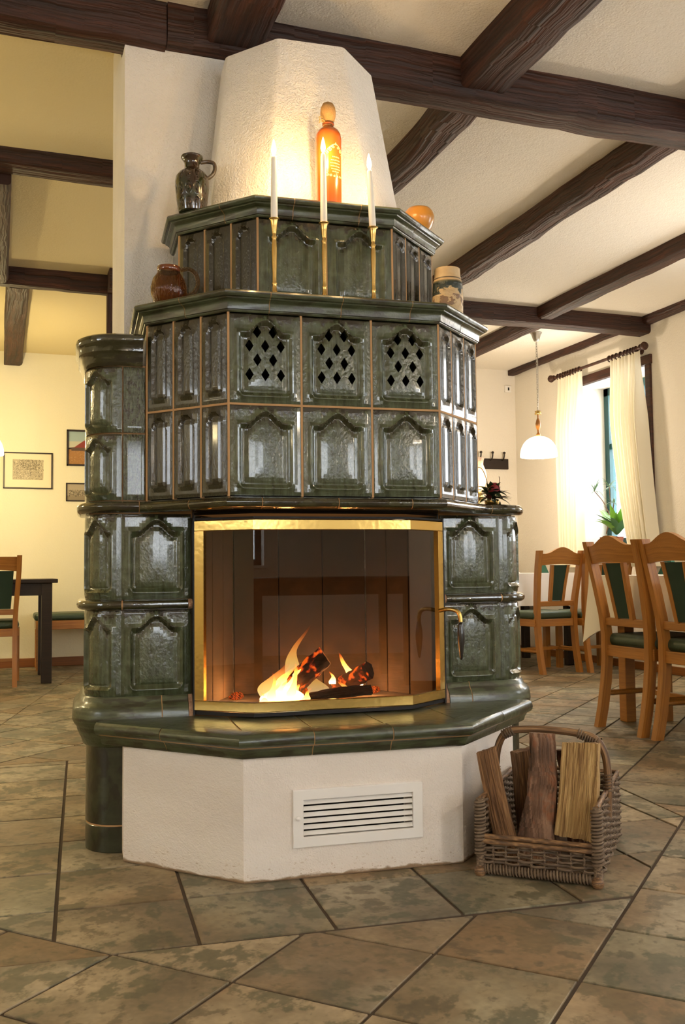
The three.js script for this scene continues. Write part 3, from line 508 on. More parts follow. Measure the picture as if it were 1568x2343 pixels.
function tileGeoSide(w, h) { tileGeoSide.c ??= {}; return tileGeoSide.c[w + ',' + h] ??= tileGeo(w, h, null, 20, 20); }
// --- shelf moulding between lower blocks and pierced body
const halfB = 1.5 * W1, zB = 0.2203, obl = 3 * NW * K;
const bodyPath = [[-halfB - obl, -0.30], [-halfB - obl, zB - obl], [-halfB, zB], [halfB, zB], [halfB + obl, zB - obl], [halfB + obl, -0.30]];
const shelfPath = [...colPath(-1, 0.60).slice(0, -1), [-halfB - obl - 0.01, 0], [-halfB, zB], [halfB, zB], [halfB + obl + 0.01, 0], ...colPath(1, 0.60).slice(1)];
{
  const I = pathInfo(shelfPath), prof = torus(0.9895, 0.0165), iF = shelfPath.findIndex((p) => p[0] === -halfB);
  const js = [0, I.L[iF - 1] - 0.01, I.L[iF] - 0.125, I.L[iF] + 0.09, I.L[iF] + 0.31, I.L[iF] + 0.53, I.L[iF + 2] - 0.11, I.L[iF + 2] + 0.03, I.total];
  for (let i = 0; i < js.length - 1; i++) mesh('shelf_moulding', sweep(shelfPath, prof, js[i] + (i ? 0.0014 : 0), js[i + 1] - (i < js.length - 2 ? 0.0014 : 0)), M.glazeDark, stove);
  groutBits.push(plain(sweep(shelfPath, torus(0.9895, 0.0150), 0.01, I.total - 0.01)));
  mesh('shelf_plate', prism(shrink(shelfPath, -0.012), 0.975, 1.0055), M.glazeDark, stove);
}
// --- pierced body
{
  const inner = shrink(bodyPath, -0.016);
  mesh('body_core', prism(inner, 1.0058, 1.262), M.soot, stove);
  mesh('body_hollow', prism(shrink(bodyPath, -0.10), 1.262, 1.53), M.soot, stove);
  for (let c = 0; c < 3; c++) {
    const x = -halfB + W1 * (c + 0.5);
    putTile(gWide, M.glazeTile, x, 1.0098, zB, 0, 'panel_tile'); putTile(gGrille, M.glazeTile, x, 1.2688, zB, 0, 'pierced_tile');
    for (const sx of [-1, 1]) for (const y of [1.0098, 1.2688]) { const t = NW * (c + 0.5); putTile(gNarrow, M.glazeNarrowShaded, sx * (halfB + t * K), y, zB - t * K, sx * Math.PI / 4, 'narrow_tile'); }
  }
  for (let c = 0; c <= 3; c++) { groutStrip(-halfB + W1 * c, 1.2665, zB, 0, 0.006, 0.518); for (const sx of [-1, 1]) if (c) groutStrip(sx * (halfB + NW * c * K), 1.2665, zB - NW * c * K, sx * Math.PI / 4, 0.006, 0.518); }
  groutStrip(0, 1.2665, zB, 0, 3 * W1, 0.006); for (const sx of [-1, 1]) groutStrip(sx * (halfB + obl / 2), 1.2665, zB - obl / 2, sx * Math.PI / 4, 3 * NW, 0.006);
  for (const sx of [-1, 1]) { for (const y of [1.0098, 1.2688]) putTile(tileGeoSide(0.302, TH), M.glazeBlank, sx * (halfB + obl), y, zB - obl - 0.153, sx * Math.PI / 2, 'side_tile'); }
}
const corniceProf = (y0, y1) => { const h = y1 - y0; return [[-0.03, y0], [0.002, y0], [0.005, y0 + 0.05 * h], [0.006, y0 + 0.10 * h], [0.009, y0 + 0.13 * h], [0.0095, y0 + 0.42 * h], [0.012, y0 + 0.50 * h], [0.018, y0 + 0.57 * h], [0.0225, y0 + 0.60 * h], [0.024, y0 + 0.655 * h], [0.032, y0 + 0.68 * h], [0.036, y0 + 0.76 * h], [0.037, y0 + 0.86 * h], [0.034, y0 + 0.95 * h], [0.028, y1], [-0.03, y1]]; };
function cornice(path, y0, y1, joints, name) {
  const I = pathInfo(path), js = [0, ...joints(I), I.total], P = corniceProf(y0, y1);
  for (let i = 0; i < js.length - 1; i++) mesh(name, sweep(path, P, js[i] + (i ? 0.0012 : 0), js[i + 1] - (i < js.length - 2 ? 0.0012 : 0)), M.glazeRun, stove);
  groutBits.push(plain(sweep(path, P.map(([o, y]) => [o - 0.0012, clamp(y, y0 + 0.001, y1 - 0.001)]), 0.01, I.total - 0.01)));
  mesh('ledge_plate', prism(shrink(path, -0.01), y0, y1 - 0.001), M.glazeDark, stove);
}
cornice(bodyPath, 1.5255, 1.582, (I) => [I.L[2] - 0.148, I.L[2] + 0.115, I.L[2] + 0.325, I.L[2] + 0.535, I.L[3] + 0.15], 'cornice_tile');
// --- upper tier
const halfU = W1, zU = 0.1118, upPath = [[-halfU - obl, -0.30], [-halfU - obl, zU - obl], [-halfU, zU], [halfU, zU], [halfU + obl, zU - obl], [halfU + obl, -0.30]];
{
  mesh('tier_core', prism(shrink(upPath, -0.016), 1.583, 1.85), M.soot, stove);
  for (let c = 0; c < 2; c++) putTile(gWide, M.glazeTile, -halfU + W1 * (c + 0.5), 1.5875, zU, 0, 'panel_tile');
  for (let c = 0; c < 3; c++) for (const sx of [-1, 1]) { const t = NW * (c + 0.5); putTile(gNarrow, M.glazeNarrowShaded, sx * (halfU + t * K), 1.5875, zU - t * K, sx * Math.PI / 4, 'narrow_tile'); }
  for (let c = 0; c <= 2; c++) groutStrip(-halfU + W1 * c, 1.713, zU, 0, 0.006, 0.262);
  for (let c = 1; c <= 3; c++) for (const sx of [-1, 1]) groutStrip(sx * (halfU + NW * c * K), 1.713, zU - NW * c * K, sx * Math.PI / 4, 0.006, 0.262);
  for (const sx of [-1, 1]) putTile(tileGeoSide(0.198, TH), M.glazeBlank, sx * (halfU + obl), 1.5875, zU - obl - 0.101, sx * Math.PI / 2, 'side_tile');
}
cornice(upPath, 1.8445, 1.90, (I) => [I.L[2] - 0.115, I.L[2] + 0.105, I.L[2] + 0.31, I.L[3] + 0.13], 'cornice_tile');
// --- tall round-cornered block on the left
{
  const path = colPath(-1, 0.535), top = [[-0.684, -0.30], ...arcPts(-1).map(([x, z]) => [x + 0.012, z - 0.012]), [-0.50, -0.012], [-0.50, -0.30]];
  mesh('block_core', prism(top, 1.006, 1.41), M.grout, stove);
  for (const y of [1.0095, 1.2085]) {
    putTile(gCurveUp, M.glazeTile, -(0.592 + R0 * Math.sin(Math.PI / 4)), y, -R0 + R0 * Math.cos(Math.PI / 4), -Math.PI / 4, 'corner_tile');
    putTile(tileGeoSide(0.062, 0.194), M.glazeBlank, -0.559, y, 0, 0, 'blank_tile');
    putTile(tileGeoSide(0.189, 0.194), M.glazeBlank, -0.697, y, -0.2015, -Math.PI / 2, 'side_tile');
  }
  const P = [[-0.03, 1.405], [0.002, 1.405], [0.006, 1.41], [0.007, 1.418], [0.011, 1.424], [0.012, 1.436], [0.018, 1.444], [0.021, 1.446], [0.022, 1.462], [0.024, 1.466], [0.028, 1.470], [0.030, 1.480], [0.028, 1.491], [0.020, 1.496], [-0.03, 1.496]];
  mesh('column_cornice', sweep(path, P), M.glazeDark, stove);
  mesh('column_cap', prism([...shrink(path, -0.008), [-0.535, -0.30]], 1.41, 1.495), M.glazeDark, stove);
}
mesh('grout_joints', merged(groutBits), M.grout, stove);
// --- white plaster hood, a tapering half octagon
{
  const ring = (y, a, z, b, zo, zb, r) => { // front half width a at z, outer half width b at zo, back at zb; corners eased
    const P = [[-b, zb], [-b, zo], [-a, z], [a, z], [b, zo], [b, zb]], out = [];
    P.forEach((p, i) => { if (i === 0 || i === 5) { out.push([p[0], y, p[1]]); return; } const q = P[i - 1], s = P[i + 1]; const d1 = Math.hypot(q[0] - p[0], q[1] - p[1]), d2 = Math.hypot(s[0] - p[0], s[1] - p[1]); const A = [p[0] + (q[0] - p[0]) * r / d1, p[1] + (q[1] - p[1]) * r / d1], B = [p[0] + (s[0] - p[0]) * r / d2, p[1] + (s[1] - p[1]) * r / d2];
      for (let k = 0; k <= 4; k++) { const t = k / 4, u = 1 - t; out.push([u * u * A[0] + 2 * u * t * p[0] + t * t * B[0], y, u * u * A[1] + 2 * u * t * p[1] + t * t * B[1]]); } });
    return out; };
  const rings = []; for (let i = 0; i <= 6; i++) { const t = i / 6; rings.push(ring(mixn(1.899, 2.5, t), mixn(0.163, 0.109, t), mixn(0.052, -0.061, t), mixn(0.320, 0.2535, t), mixn(-0.105, -0.215, t), -0.325, 0.012)); }
  mesh('hood', loft(rings, { crease: 0.35 }), M.plaster, stove);
}
// --- fire chamber and door
const doorPath = [[-0.386, 0.028], [-0.232, 0.140], [0.240, 0.140], [0.386, 0.028]];
{
  const floorPts = [[-0.384, -0.004], [-0.23, 0.112], [0.238, 0.112], [0.384, -0.004], [0.24, -0.295], [-0.24, -0.295]];
  mesh('hearth_floor', prism(floorPts, 0.383, 0.396), M.fireclay, stove);
  mesh('chamber_roof', prism(floorPts, 0.966, 0.974), M.soot, stove);
  const panel = (ax, az, bx_, bz) => { const dx = bx_ - ax, dz = bz - az, l = Math.hypot(dx, dz), n = 3; for (let i = 0; i < n; i++) { const g = new RoundedBoxGeometry(l / n - 0.003, 0.565, 0.02, 2, 0.003); boxUV(g); const m = mesh('fireclay_panel', g, M.fireclay, stove); const t = (i + 0.5) / n; m.position.set(ax + dx * t, 0.68, az + dz * t); m.rotation.y = -Math.atan2(dz, dx); } };
  panel(-0.372, -0.012, -0.235, -0.285); panel(-0.225, -0.285, 0.225, -0.285); panel(0.235, -0.285, 0.372, -0.012);
  const door = new THREE.Group(); door.name = 'fire_door'; stove.add(door);
  const rail = (y0, y1, o0 = -0.010, o1 = 0.006) => sweep(doorPath, [[o0, y0], [o1 - 0.002, y0], [o1, y0 + 0.002], [o1, y1 - 0.002], [o1 - 0.002, y1], [o0, y1]], 0, 1e9, 0.4);
  mesh('bottom_rail', rail(0.398, 0.427), M.brass, door);
  mesh('top_rail', rail(0.917, 0.948), M.brass, door);
  const I = pathInfo(doorPath);
  const stile = (s0, s1, y0 = 0.427, y1 = 0.917) => sweep(doorPath, [[-0.010, y0], [0.004, y0], [0.006, y0], [0.006, y1], [0.004, y1], [-0.010, y1]], s0, s1, 0.4);
  mesh('stile', stile(0, 0.032), M.brass, door); mesh('stile', stile(I.total - 0.03, I.total), M.brass, door);
  mesh('outer_frame', merged([sweep(doorPath, [[-0.02, 0.386], [0.002, 0.386], [0.002, 0.3965], [-0.02, 0.3965]]), sweep(doorPath, [[-0.02, 0.950], [0.003, 0.950], [0.003, 0.956], [-0.02, 0.956]]), bx(-0.392, -0.386, 0.384, 0.958, -0.01, 0.034), bx(0.386, 0.392, 0.384, 0.958, -0.01, 0.034)]), M.blackMetal, door);
  mesh('pane', sweep(doorPath.map(([x, z]) => [x, z]), [[-0.002, 0.424], [-0.002, 0.920]], 0.004, I.total - 0.004, 0.4, false), M.ovenGlass, door);
  // handle on the right
  const h = new THREE.Group(); h.name = 'door_handle'; stove.add(h); h.position.set(0.368, 0.670, 0.046);
  mesh('handle_arm', tube([[0, 0, 0], [0.012, 0.004, 0.016], [0.030, 0.004, 0.034], [0.044, -0.004, 0.046], [0.049, -0.020, 0.050], [0.050, -0.034, 0.051]], 0.0065, 24, 12), M.brass, h);
  const grip = lathe([[0, -0.150], [0.003, -0.149], [0.005, -0.140], [0.0085, -0.115], [0.0115, -0.085], [0.0105, -0.062], [0.0075, -0.042], [0.0065, -0.036], [0, -0.034]], 20); at(grip, 0.050, 0, 0.051); mesh('handle_grip', grip, M.blackGrip, h);
}

// ---------------------------------------------------------------- things on and in the stove
const heightUV = (g, y0, y1) => { const u = g.attributes.uv, p = g.attributes.position; for (let i = 0; i < u.count; i++) u.setY(i, (p.getY(i) - y0) / (y1 - y0)); return g; };
const on = (x, y, z) => { const [a, b] = s2r(x, z); return [a, y, b]; };
function pointLamp(color, intensity, [x, y, z], radius, name) { const l = new THREE.PointLight(color, intensity, 0, 2); l.position.set(x, y, z); l.castShadow = true; l.shadow.radius = radius / 0.02; l.name = name; scene.add(l); return l; }
// candlesticks with burning candles
const stickGeo = lathe([[0, 0], [0.030, 0], [0.031, 0.003], [0.026, 0.006], [0.014, 0.010], [0.008, 0.018], [0.0062, 0.030], [0.0058, 0.038], [0.0078, 0.042], [0.0058, 0.046], [0.0056, 0.060], [0.0068, 0.100], [0.0078, 0.140], [0.0070, 0.166], [0.0054, 0.172], [0.0084, 0.178], [0.0054, 0.184], [0.0065, 0.190], [0.0088, 0.210], [0.0105, 0.228], [0.0155, 0.231], [0.0155, 0.233], [0.0115, 0.234], [0.0095, 0.224], [0, 0.224]], 28);
const candleGeo = lathe([[0, 0], [0.0102, 0], [0.0100, 0.05], [0.0078, 0.185], [0.0070, 0.192], [0.0055, 0.1935], [0, 0.192]], 22);
const flameGeo = lathe([[0, 0], [0.0030, 0.002], [0.0062, 0.009], [0.0075, 0.015], [0.0068, 0.025], [0.0045, 0.036], [0.0020, 0.046], [0, 0.051]], 16);
[[-0.174, 0, 0.186, 0, 'left'], [-0.026, 1, 0.186, 0.023, 'middle'], [0.124, 2, 0.186, -0.012, 'right']].forEach(([x, i, z, dh, w]) => {
  const where = ['left of the three slim brass candlesticks on the stove ledge', 'middle one of the three slim brass candlesticks, below the bottle', 'right of the three slim brass candlesticks on the stove ledge'][i];
  const st = thing('candlestick', where, 'candlestick', on(x, 1.582, z), 0, 'brass candlesticks on the stove');
  mesh('stem', stickGeo, M.brassOld, st);
  const lean = [0.0, 0.0, 0.045][i], c = thing('candle', ['burning white candle in the left brass candlestick', 'burning white candle in the middle candlestick, before the bottle', 'burning white candle in the right candlestick, slightly leaning'][i], 'candle', on(x, 1.582 + 0.2245, z), 0, 'burning candles');
  c.rotation.z = lean; const k = 1 + dh / 0.19;
  const body = mesh('wax', candleGeo.clone().scale(1, k, 1), M.wax, c);
  mesh('wick', bar([0, 0.190 * k, 0], [0.0012, 0.190 * k + 0.010, 0], 0.0008), M.blackMetal, c);
  const fl = mesh('flame', flameGeo.clone().translate(0, 0.194 * k, 0), M.flame, c);
  const tip = V(0, 0.194 * k + 0.018, 0).applyAxisAngle(V(0, 0, 1), lean); const b = on(x, 1.8065, z);
  pointLamp(CANDLE, LAMP.candle, [b[0] + tip.x, b[1] + tip.y, b[2] + tip.z], 0.006, 'candle_light');
});
// stoneware bottle with a gilt print
{
  const b = thing('stoneware_bottle', 'orange-brown stoneware bottle with gilt print and round cork stopper', 'bottle', on(0.013, 1.90, 0.098), 0.25);
  const r = 0.0400;
  mesh('body', lathe([[0, 0], [r - 0.003, 0], [r, 0.004], [r, 0.208], [r - 0.002, 0.222], [r - 0.008, 0.234], [r - 0.016, 0.241], [0.018, 0.245], [0.016, 0.250], [0.0185, 0.254], [0.0185, 0.260], [0, 0.262]], 48), phy({ color: new THREE.Color(0xa5511c), roughness: 0.22, clearcoat: 0.8, clearcoatRoughness: 0.08 }), b);
  mesh('cork', lathe([[0, 0.258], [0.015, 0.258], [0.0185, 0.266], [0.0230, 0.280], [0.0240, 0.293], [0.0220, 0.308], [0.016, 0.320], [0.007, 0.3255], [0, 0.326]], 28), std({ color: new THREE.Color(0xc89a5e), roughness: 0.8, bumpMap: rep(plasterBump, 3), bumpScale: 0.004 }), b);
  const bow = merged([tube([[0, 0.249, 0.018], [-0.018, 0.249, 0.004], [0, 0.249, -0.019], [0.019, 0.249, 0], [0, 0.249, 0.018]], 0.0016, 30, 6), tube([[-0.012, 0.258, 0.006], [-0.026, 0.262, 0.010], [-0.036, 0.258, 0.012], [-0.040, 0.246, 0.012]], 0.0014, 14, 6), tube([[-0.012, 0.258, 0.006], [-0.028, 0.270, 0.008], [-0.038, 0.266, 0.008], [-0.032, 0.254, 0.010], [-0.016, 0.258, 0.006]], 0.0014, 18, 6)]);
  mesh('string_bow', bow, std({ color: new THREE.Color(0xb28c52), roughness: 0.8 }), b);
  const cv = document.createElement('canvas'); cv.width = 512; cv.height = 768; const q = cv.getContext('2d');
  q.clearRect(0, 0, 512, 768); q.strokeStyle = q.fillStyle = '#f3d890'; q.lineWidth = 9;
  q.beginPath(); q.moveTo(70, 250); q.lineTo(70, 650); q.moveTo(442, 250); q.lineTo(442, 650); q.stroke(); q.lineWidth = 4; q.beginPath(); q.moveTo(92, 260); q.lineTo(92, 640); q.moveTo(420, 260); q.lineTo(420, 640); q.stroke();
  const curl = (x, y, s, f) => { q.lineWidth = 9; q.beginPath(); for (let t = 0; t < 10; t += 0.2) { const rr_ = s * (1 - t / 11); const px = x + f * rr_ * Math.cos(t), py = y + rr_ * Math.sin(t); t ? q.lineTo(px, py) : q.moveTo(px, py); } q.stroke(); };
  for (const f of [1, -1]) { const X = (v) => 256 + f * v; curl(X(186), 225, 36, -f); curl(X(186), 672, 38, -f); curl(X(110), 690, 26, f); curl(X(120), 175, 36, f); curl(X(60), 120, 30, -f); curl(X(36), 700, 22, f); q.beginPath(); q.moveTo(X(190), 190); q.quadraticCurveTo(X(120), 100, X(20), 60); q.stroke(); for (let i = 0; i < 5; i++) { q.beginPath(); q.ellipse(X(30 + i * 34), 70 + i * 26, 16, 9, f * 0.7, 0, 7); q.fill(); } }
  q.beginPath(); q.moveTo(256, 20); q.lineTo(276, 60); q.lineTo(256, 90); q.lineTo(236, 60); q.fill();
  q.textAlign = 'center'; q.font = 'italic bold 46px serif'; // the print is too soft in the photo to read: short strokes in lines of the same lengths
  [[330, 150], [395, 210], [455, 230], [515, 220], [572, 190], [625, 150]].forEach(([y, w], j) => { let x = 256 - w / 2; q.lineWidth = 8; while (x < 256 + w / 2) { const l = 10 + ((x * 7 + j * 13) % 17); q.beginPath(); q.moveTo(x, y); q.lineTo(x + 5, y - 20 - ((x * 3) % 9)); q.moveTo(x + 3, y - 8); q.lineTo(x + l, y - 4); q.stroke(); x += l + 9; } });
  const t = new THREE.CanvasTexture(cv); t.colorSpace = THREE.SRGBColorSpace;
  const lab = new THREE.CylinderGeometry(r + 0.0006, r + 0.0006, 0.118, 40, 1, true, -0.95, 1.9); at(lab, 0, 0.130, 0);
  mesh('gilt_print', lab, phy({ map: t, transparent: true, roughness: 0.3, side: THREE.DoubleSide }), b);
}
// glazed jug, left on the upper ledge
{
  const j = thing('ceramic_jug', 'dark brown-green glazed jug with relief pattern and small handle', 'jug', on(-0.382, 1.90, -0.062), -0.15);
  const jt = tex(256, 256, (x, y) => { const i = y * 2 * 512 + x * 2; return lerp3([36, 22, 10], [30, 38, 18], sm(0.45, 0.6, gM[i])); });
  const jb = tex(512, 256, (x, y) => { const u = x / 512 * 12, v = y / 256 * 4; const du = u - Math.floor(u) - 0.5, dv = v - Math.floor(v) - 0.5, d = Math.hypot(du, dv); return v > 0.3 && v < 2.8 ? 128 + 110 * Math.sin(d * 16) * sm(0.5, 0.2, d) : 128; }, false);
  mesh('body', heightUV(lathe([[0, 0], [0.039, 0], [0.042, 0.006], [0.048, 0.04], [0.0515, 0.075], [0.0525, 0.10], [0.050, 0.116], [0.041, 0.129], [0.027, 0.139], [0.0235, 0.148], [0.0235, 0.160], [0.029, 0.170], [0.0345, 0.177], [0.034, 0.182], [0.030, 0.184], [0.024, 0.176], [0.020, 0.160], [0, 0.150]], 48), 0, 0.184), glaze(jt, { bumpMap: jb, bumpScale: 0.012, roughness: 0.12 }), j);
  mesh('handle', tube([[0.026, 0.166, 0], [0.048, 0.170, 0], [0.066, 0.166, 0], [0.070, 0.150, 0], [0.064, 0.132, 0], [0.050, 0.118, 0], [0.043, 0.115, 0]], 0.0062, 28, 10), glaze(rep(glazeRun, 1), { color: new THREE.Color(0.8, 0.4, 0.3) }), j);
}
// smoked glass pitcher, left on the lower ledge
{
  const p = thing('glass_pitcher', 'smoky brown crackled glass pitcher on the left stove ledge', 'pitcher', on(-0.462, 1.582, 0.035), 0);
  const pm = phy({ color: new THREE.Color(0.66, 0.47, 0.28), transmission: 1, thickness: 0, ior: 1.5, roughness: 0.03, bumpMap: rep(glazeBump, 3, 1), bumpScale: 0.005, side: THREE.DoubleSide });
  mesh('bowl', lathe([[0, 0.002], [0.034, 0], [0.044, 0.010], [0.0525, 0.035], [0.053, 0.055], [0.047, 0.078], [0.038, 0.092], [0.033, 0.100], [0.033, 0.114], [0.0305, 0.114], [0.0305, 0.100], [0.036, 0.091], [0.0445, 0.077], [0.050, 0.055], [0.0495, 0.036], [0.042, 0.013], [0, 0.008]], 40), pm, p);
  mesh('rim', lathe([[0.0302, 0.100], [0.0338, 0.101], [0.0345, 0.108], [0.0338, 0.116], [0.0302, 0.116]], 32), phy({ color: new THREE.Color(0x6a3418), roughness: 0.15, clearcoat: 1 }), p);
  mesh('handle', tube([[0.034, 0.108, 0.01], [0.056, 0.110, 0.018], [0.074, 0.098, 0.022], [0.082, 0.072, 0.024], [0.076, 0.048, 0.022], [0.060, 0.034, 0.018], [0.049, 0.034, 0.012]], 0.0065, 30, 10), pm, p);
}
// stoneware beer mug, right on the lower ledge
{
  const s = thing('beer_mug', 'cream stoneware beer mug with dark relief scene', 'mug', on(0.395, 1.582, 0.094), -0.3);
  const d = noiseField(512, 256, 8, 6, 5, 77), d2 = noiseField(512, 256, 20, 12, 4, 78);
  const mt = tex(512, 256, (x, y) => { const i = y * 512 + x, v = y / 256; let c = lerp3([206, 180, 138], [186, 156, 112], d2[i]); const band = sm(0.12, 0.2, v) * sm(0.74, 0.66, v); if (v > 0.42 && v < 0.72) c = lerp3(c, [40, 50, 42], band * sm(0.5, 0.56, d[i] + 0.16 * sm(0.45, 0.66, v))); else c = lerp3(c, [112, 84, 64], band * 0.8 * sm(0.53, 0.58, d2[i])); return lerp3(c, [70, 56, 38], v > 0.755 && v < 0.785 ? 0.8 : 0); });
  mesh('body', heightUV(lathe([[0, 0], [0.0455, 0], [0.047, 0.004], [0.0475, 0.02], [0.0485, 0.06], [0.0465, 0.105], [0.0440, 0.116], [0.0425, 0.120], [0.0425, 0.124], [0.0405, 0.128], [0.0400, 0.150], [0.0395, 0.153], [0.0365, 0.153], [0.0360, 0.14], [0.042, 0.02], [0, 0.01]], 56), 0, 0.153), phy({ map: mt, bumpMap: tex(512, 256, (x, y) => 255 * (0.5 * d[y * 512 + x] + 0.5 * d2[y * 512 + x]) * sm(0.1, 0.2, y / 256) * sm(0.76, 0.66, y / 256), false), bumpScale: 0.012, roughness: 0.5, clearcoat: 0.15 }), s);
  mesh('handle', tube([[0.043, 0.118, 0], [0.066, 0.124, 0], [0.080, 0.108, 0], [0.082, 0.072, 0], [0.072, 0.036, 0], [0.047, 0.026, 0]], 0.007, 28, 10).rotateY(1.4), std({ color: new THREE.Color(0xb89868), roughness: 0.5 }), s);
}
{ // amber bowl, right on the upper ledge
  const b = thing('amber_bowl', 'small golden ceramic bowl behind the right hood corner', 'bowl', on(0.366, 1.90, -0.075), 0);
  mesh('body', lathe([[0, 0.002], [0.022, 0], [0.026, 0.006], [0.040, 0.022], [0.050, 0.045], [0.051, 0.062], [0.046, 0.078], [0.038, 0.088], [0.034, 0.086], [0.043, 0.074], [0.047, 0.060], [0.046, 0.046], [0.036, 0.026], [0, 0.012]], 40), phy({ color: new THREE.Color(0xcf8f35), roughness: 0.3, clearcoat: 0.5, transmission: 0.15, thickness: 0 }), b);
}
// oil lamp glass and flower arrangement on the right shelf
{
  const l = thing('table_oil_lamp', 'small oil lamp with pleated pink glass on the right shelf', 'lamp', on(0.598, 1.006, -0.20), 0);
  mesh('foot', lathe([[0, 0], [0.034, 0], [0.036, 0.006], [0.020, 0.014], [0.030, 0.030], [0.034, 0.045], [0.022, 0.056], [0, 0.058]], 28), M.brassOld, l);
  const pts = []; for (let i = 0; i <= 10; i++) { const t = i / 10; pts.push([0.026 + 0.018 * Math.sin(Math.PI * Math.min(1, t * 1.15)) + 0.010 * sm(0.75, 1, t), 0.056 + 0.118 * t]); }
  const g = lathe(pts, 48); const p = g.attributes.position; for (let i = 0; i < p.count; i++) { const a = Math.atan2(p.getZ(i), p.getX(i)), k = 1 + 0.05 * Math.sin(a * 12) * sm(0.10, 0.18, p.getY(i)); p.setX(i, p.getX(i) * k); p.setZ(i, p.getZ(i) * k); } g.computeVertexNormals();
  mesh('glass_shade', g, phy({ color: new THREE.Color(0.95, 0.80, 0.70), transmission: 0.7, thickness: 0, roughness: 0.5, emissive: new THREE.Color().setRGB(1, 0.7, 0.48), emissiveIntensity: 0.3, side: THREE.DoubleSide }), l);
  mesh('flame', flameGeo.clone().scale(1.3, 1, 1.3).translate(0, 0.075, 0), M.flame, l);
  const b = on(0.598, 1.006 + 0.092, -0.20); pointLamp(CANDLE, 0.12, b, 0.006, 'oil_lamp_light');
}
const leafGeo = (L, Wd, bend = 0.3, n = 6) => { const pos = [], idx = []; for (let i = 0; i <= n; i++) { const t = i / n, w = Wd * Math.sin(Math.PI * Math.pow(t, 0.7) * 0.98 + 0.02) * 0.5, y = L * (t - bend * t * t * 0.35), z = L * bend * t * t; pos.push(-w, y, z - w * 0.25, 0, y, z, w, y, z - w * 0.25); if (i) { const a = (i - 1) * 3, b = i * 3; idx.push(a, a + 1, b, a + 1, b + 1, b, a + 1, a + 2, b + 1, a + 2, b + 2, b + 1); } } const g = new THREE.BufferGeometry(); g.setAttribute('position', new THREE.Float32BufferAttribute(pos, 3)); g.setAttribute('uv', new THREE.Float32BufferAttribute(new Array(pos.length / 3 * 2).fill(0), 2)); g.setIndex(idx); g.computeVertexNormals(); return g; };
const turned = (g, rx, ry, rz, x, y, z) => { const c = g.clone(); c.applyMatrix4(new THREE.Matrix4().compose(V(x, y, z), new THREE.Quaternion().setFromEuler(new THREE.Euler(rx, ry, rz, 'YXZ')), V(1, 1, 1))); return c; };
const leafMat = (c, t = 0.2) => phy({ color: new THREE.Color(c), roughness: 0.55, transmission: t, thickness: 0, side: THREE.DoubleSide });
{
  const f = thing('flower_arrangement', 'small table arrangement with a red rose and dark leaves', 'flowers', on(0.612, 1.006, -0.085), 0);
  mesh('dish', lathe([[0, 0], [0.018, 0], [0.024, 0.010], [0.025, 0.018], [0.022, 0.018], [0, 0.010]], 24), M.brassOld, f);
  const g1 = leafMat(0x16301d), g2 = leafMat(0x33481f), g3 = leafMat(0x5a1a1c);
  for (let i = 0; i < 52; i++) { const a = i * 2.399, tilt = rr(0.35, 1.6); mesh('leaf', turned(leafGeo(rr(0.045, 0.075), rr(0.014, 0.022), 0.4), tilt, a, 0, 0.006 * Math.sin(a), rr(0.018, 0.045), 0.006 * Math.cos(a)), i % 7 === 3 ? g3 : i % 3 ? g1 : g2, f); }
  const petals = []; for (let i = 0; i < 16; i++) { const a = i * 2.399, k = i / 16; const s = new THREE.SphereGeometry(0.010 + 0.012 * k, 10, 8, 0, 1.9, 0.3, 1.6); s.scale(1, 1.25, 1); s.rotateY(a); at(s, 0, 0.058 - 0.006 * k, 0.016); petals.push(s); }
  mesh('rose', merged(petals), phy({ color: new THREE.Color(0x7c0f1a), roughness: 0.6, side: THREE.DoubleSide }), f);
  mesh('twig', tube([[-0.012, 0.03, 0], [-0.022, 0.09, 0.004], [-0.040, 0.126, 0.002], [-0.060, 0.128, 0]], 0.0014, 18, 5), M.bark, f); mesh('twig', tube([[0.02, 0.03, 0], [0.03, 0.085, 0], [0.028, 0.10, 0]], 0.0012, 12, 5), M.bark, f);
}
// ---------------------------------------------------------------- logs and fire
function logGeo(len, r, opt = {}) { // along +y from 0; opt.cut: [angle, width] flattens split faces
  const n = opt.n ?? 22, m = opt.m ?? 14, rings = [], ph = rr(0, 6), bow = opt.bow ?? 0.02;
  for (let j = 0; j <= m; j++) { const t = j / m, ring = []; for (let i = 0; i < n; i++) { const a = i / n * Math.PI * 2; let R = r * (1 + 0.10 * Math.sin(3 * a + ph + t * 2) + 0.06 * Math.sin(7 * a + ph * 2 + t * 7) + 0.05 * Math.sin(13 * a + t * 23) + (opt.taper ?? -0.1) * t);
      R *= 1 + 0.16 * (nA[((Math.floor(t * 330 + ph * 70) % 512) * 512) + Math.floor(i / n * 512)] - 0.5) + 0.14 * (nC[((Math.floor(t * 200) % 512) * 512) + Math.floor(i / n * 256)] - 0.5); if (opt.flare) R *= 1 + opt.flare * Math.pow(1 - t, 4); if (opt.knot) { const da = Math.atan2(Math.sin(a - opt.knot[0]), Math.cos(a - opt.knot[0])); R += r * 0.35 * Math.exp(-(da * da) * 8 - ((t - opt.knot[1]) ** 2) * 160); }
      ring.push([R * Math.cos(a) + bow * Math.sin(Math.PI * t + ph), len * t, R * Math.sin(a)]); } rings.push(ring); }
  return loft(rings, { crease: 0.9 });
}
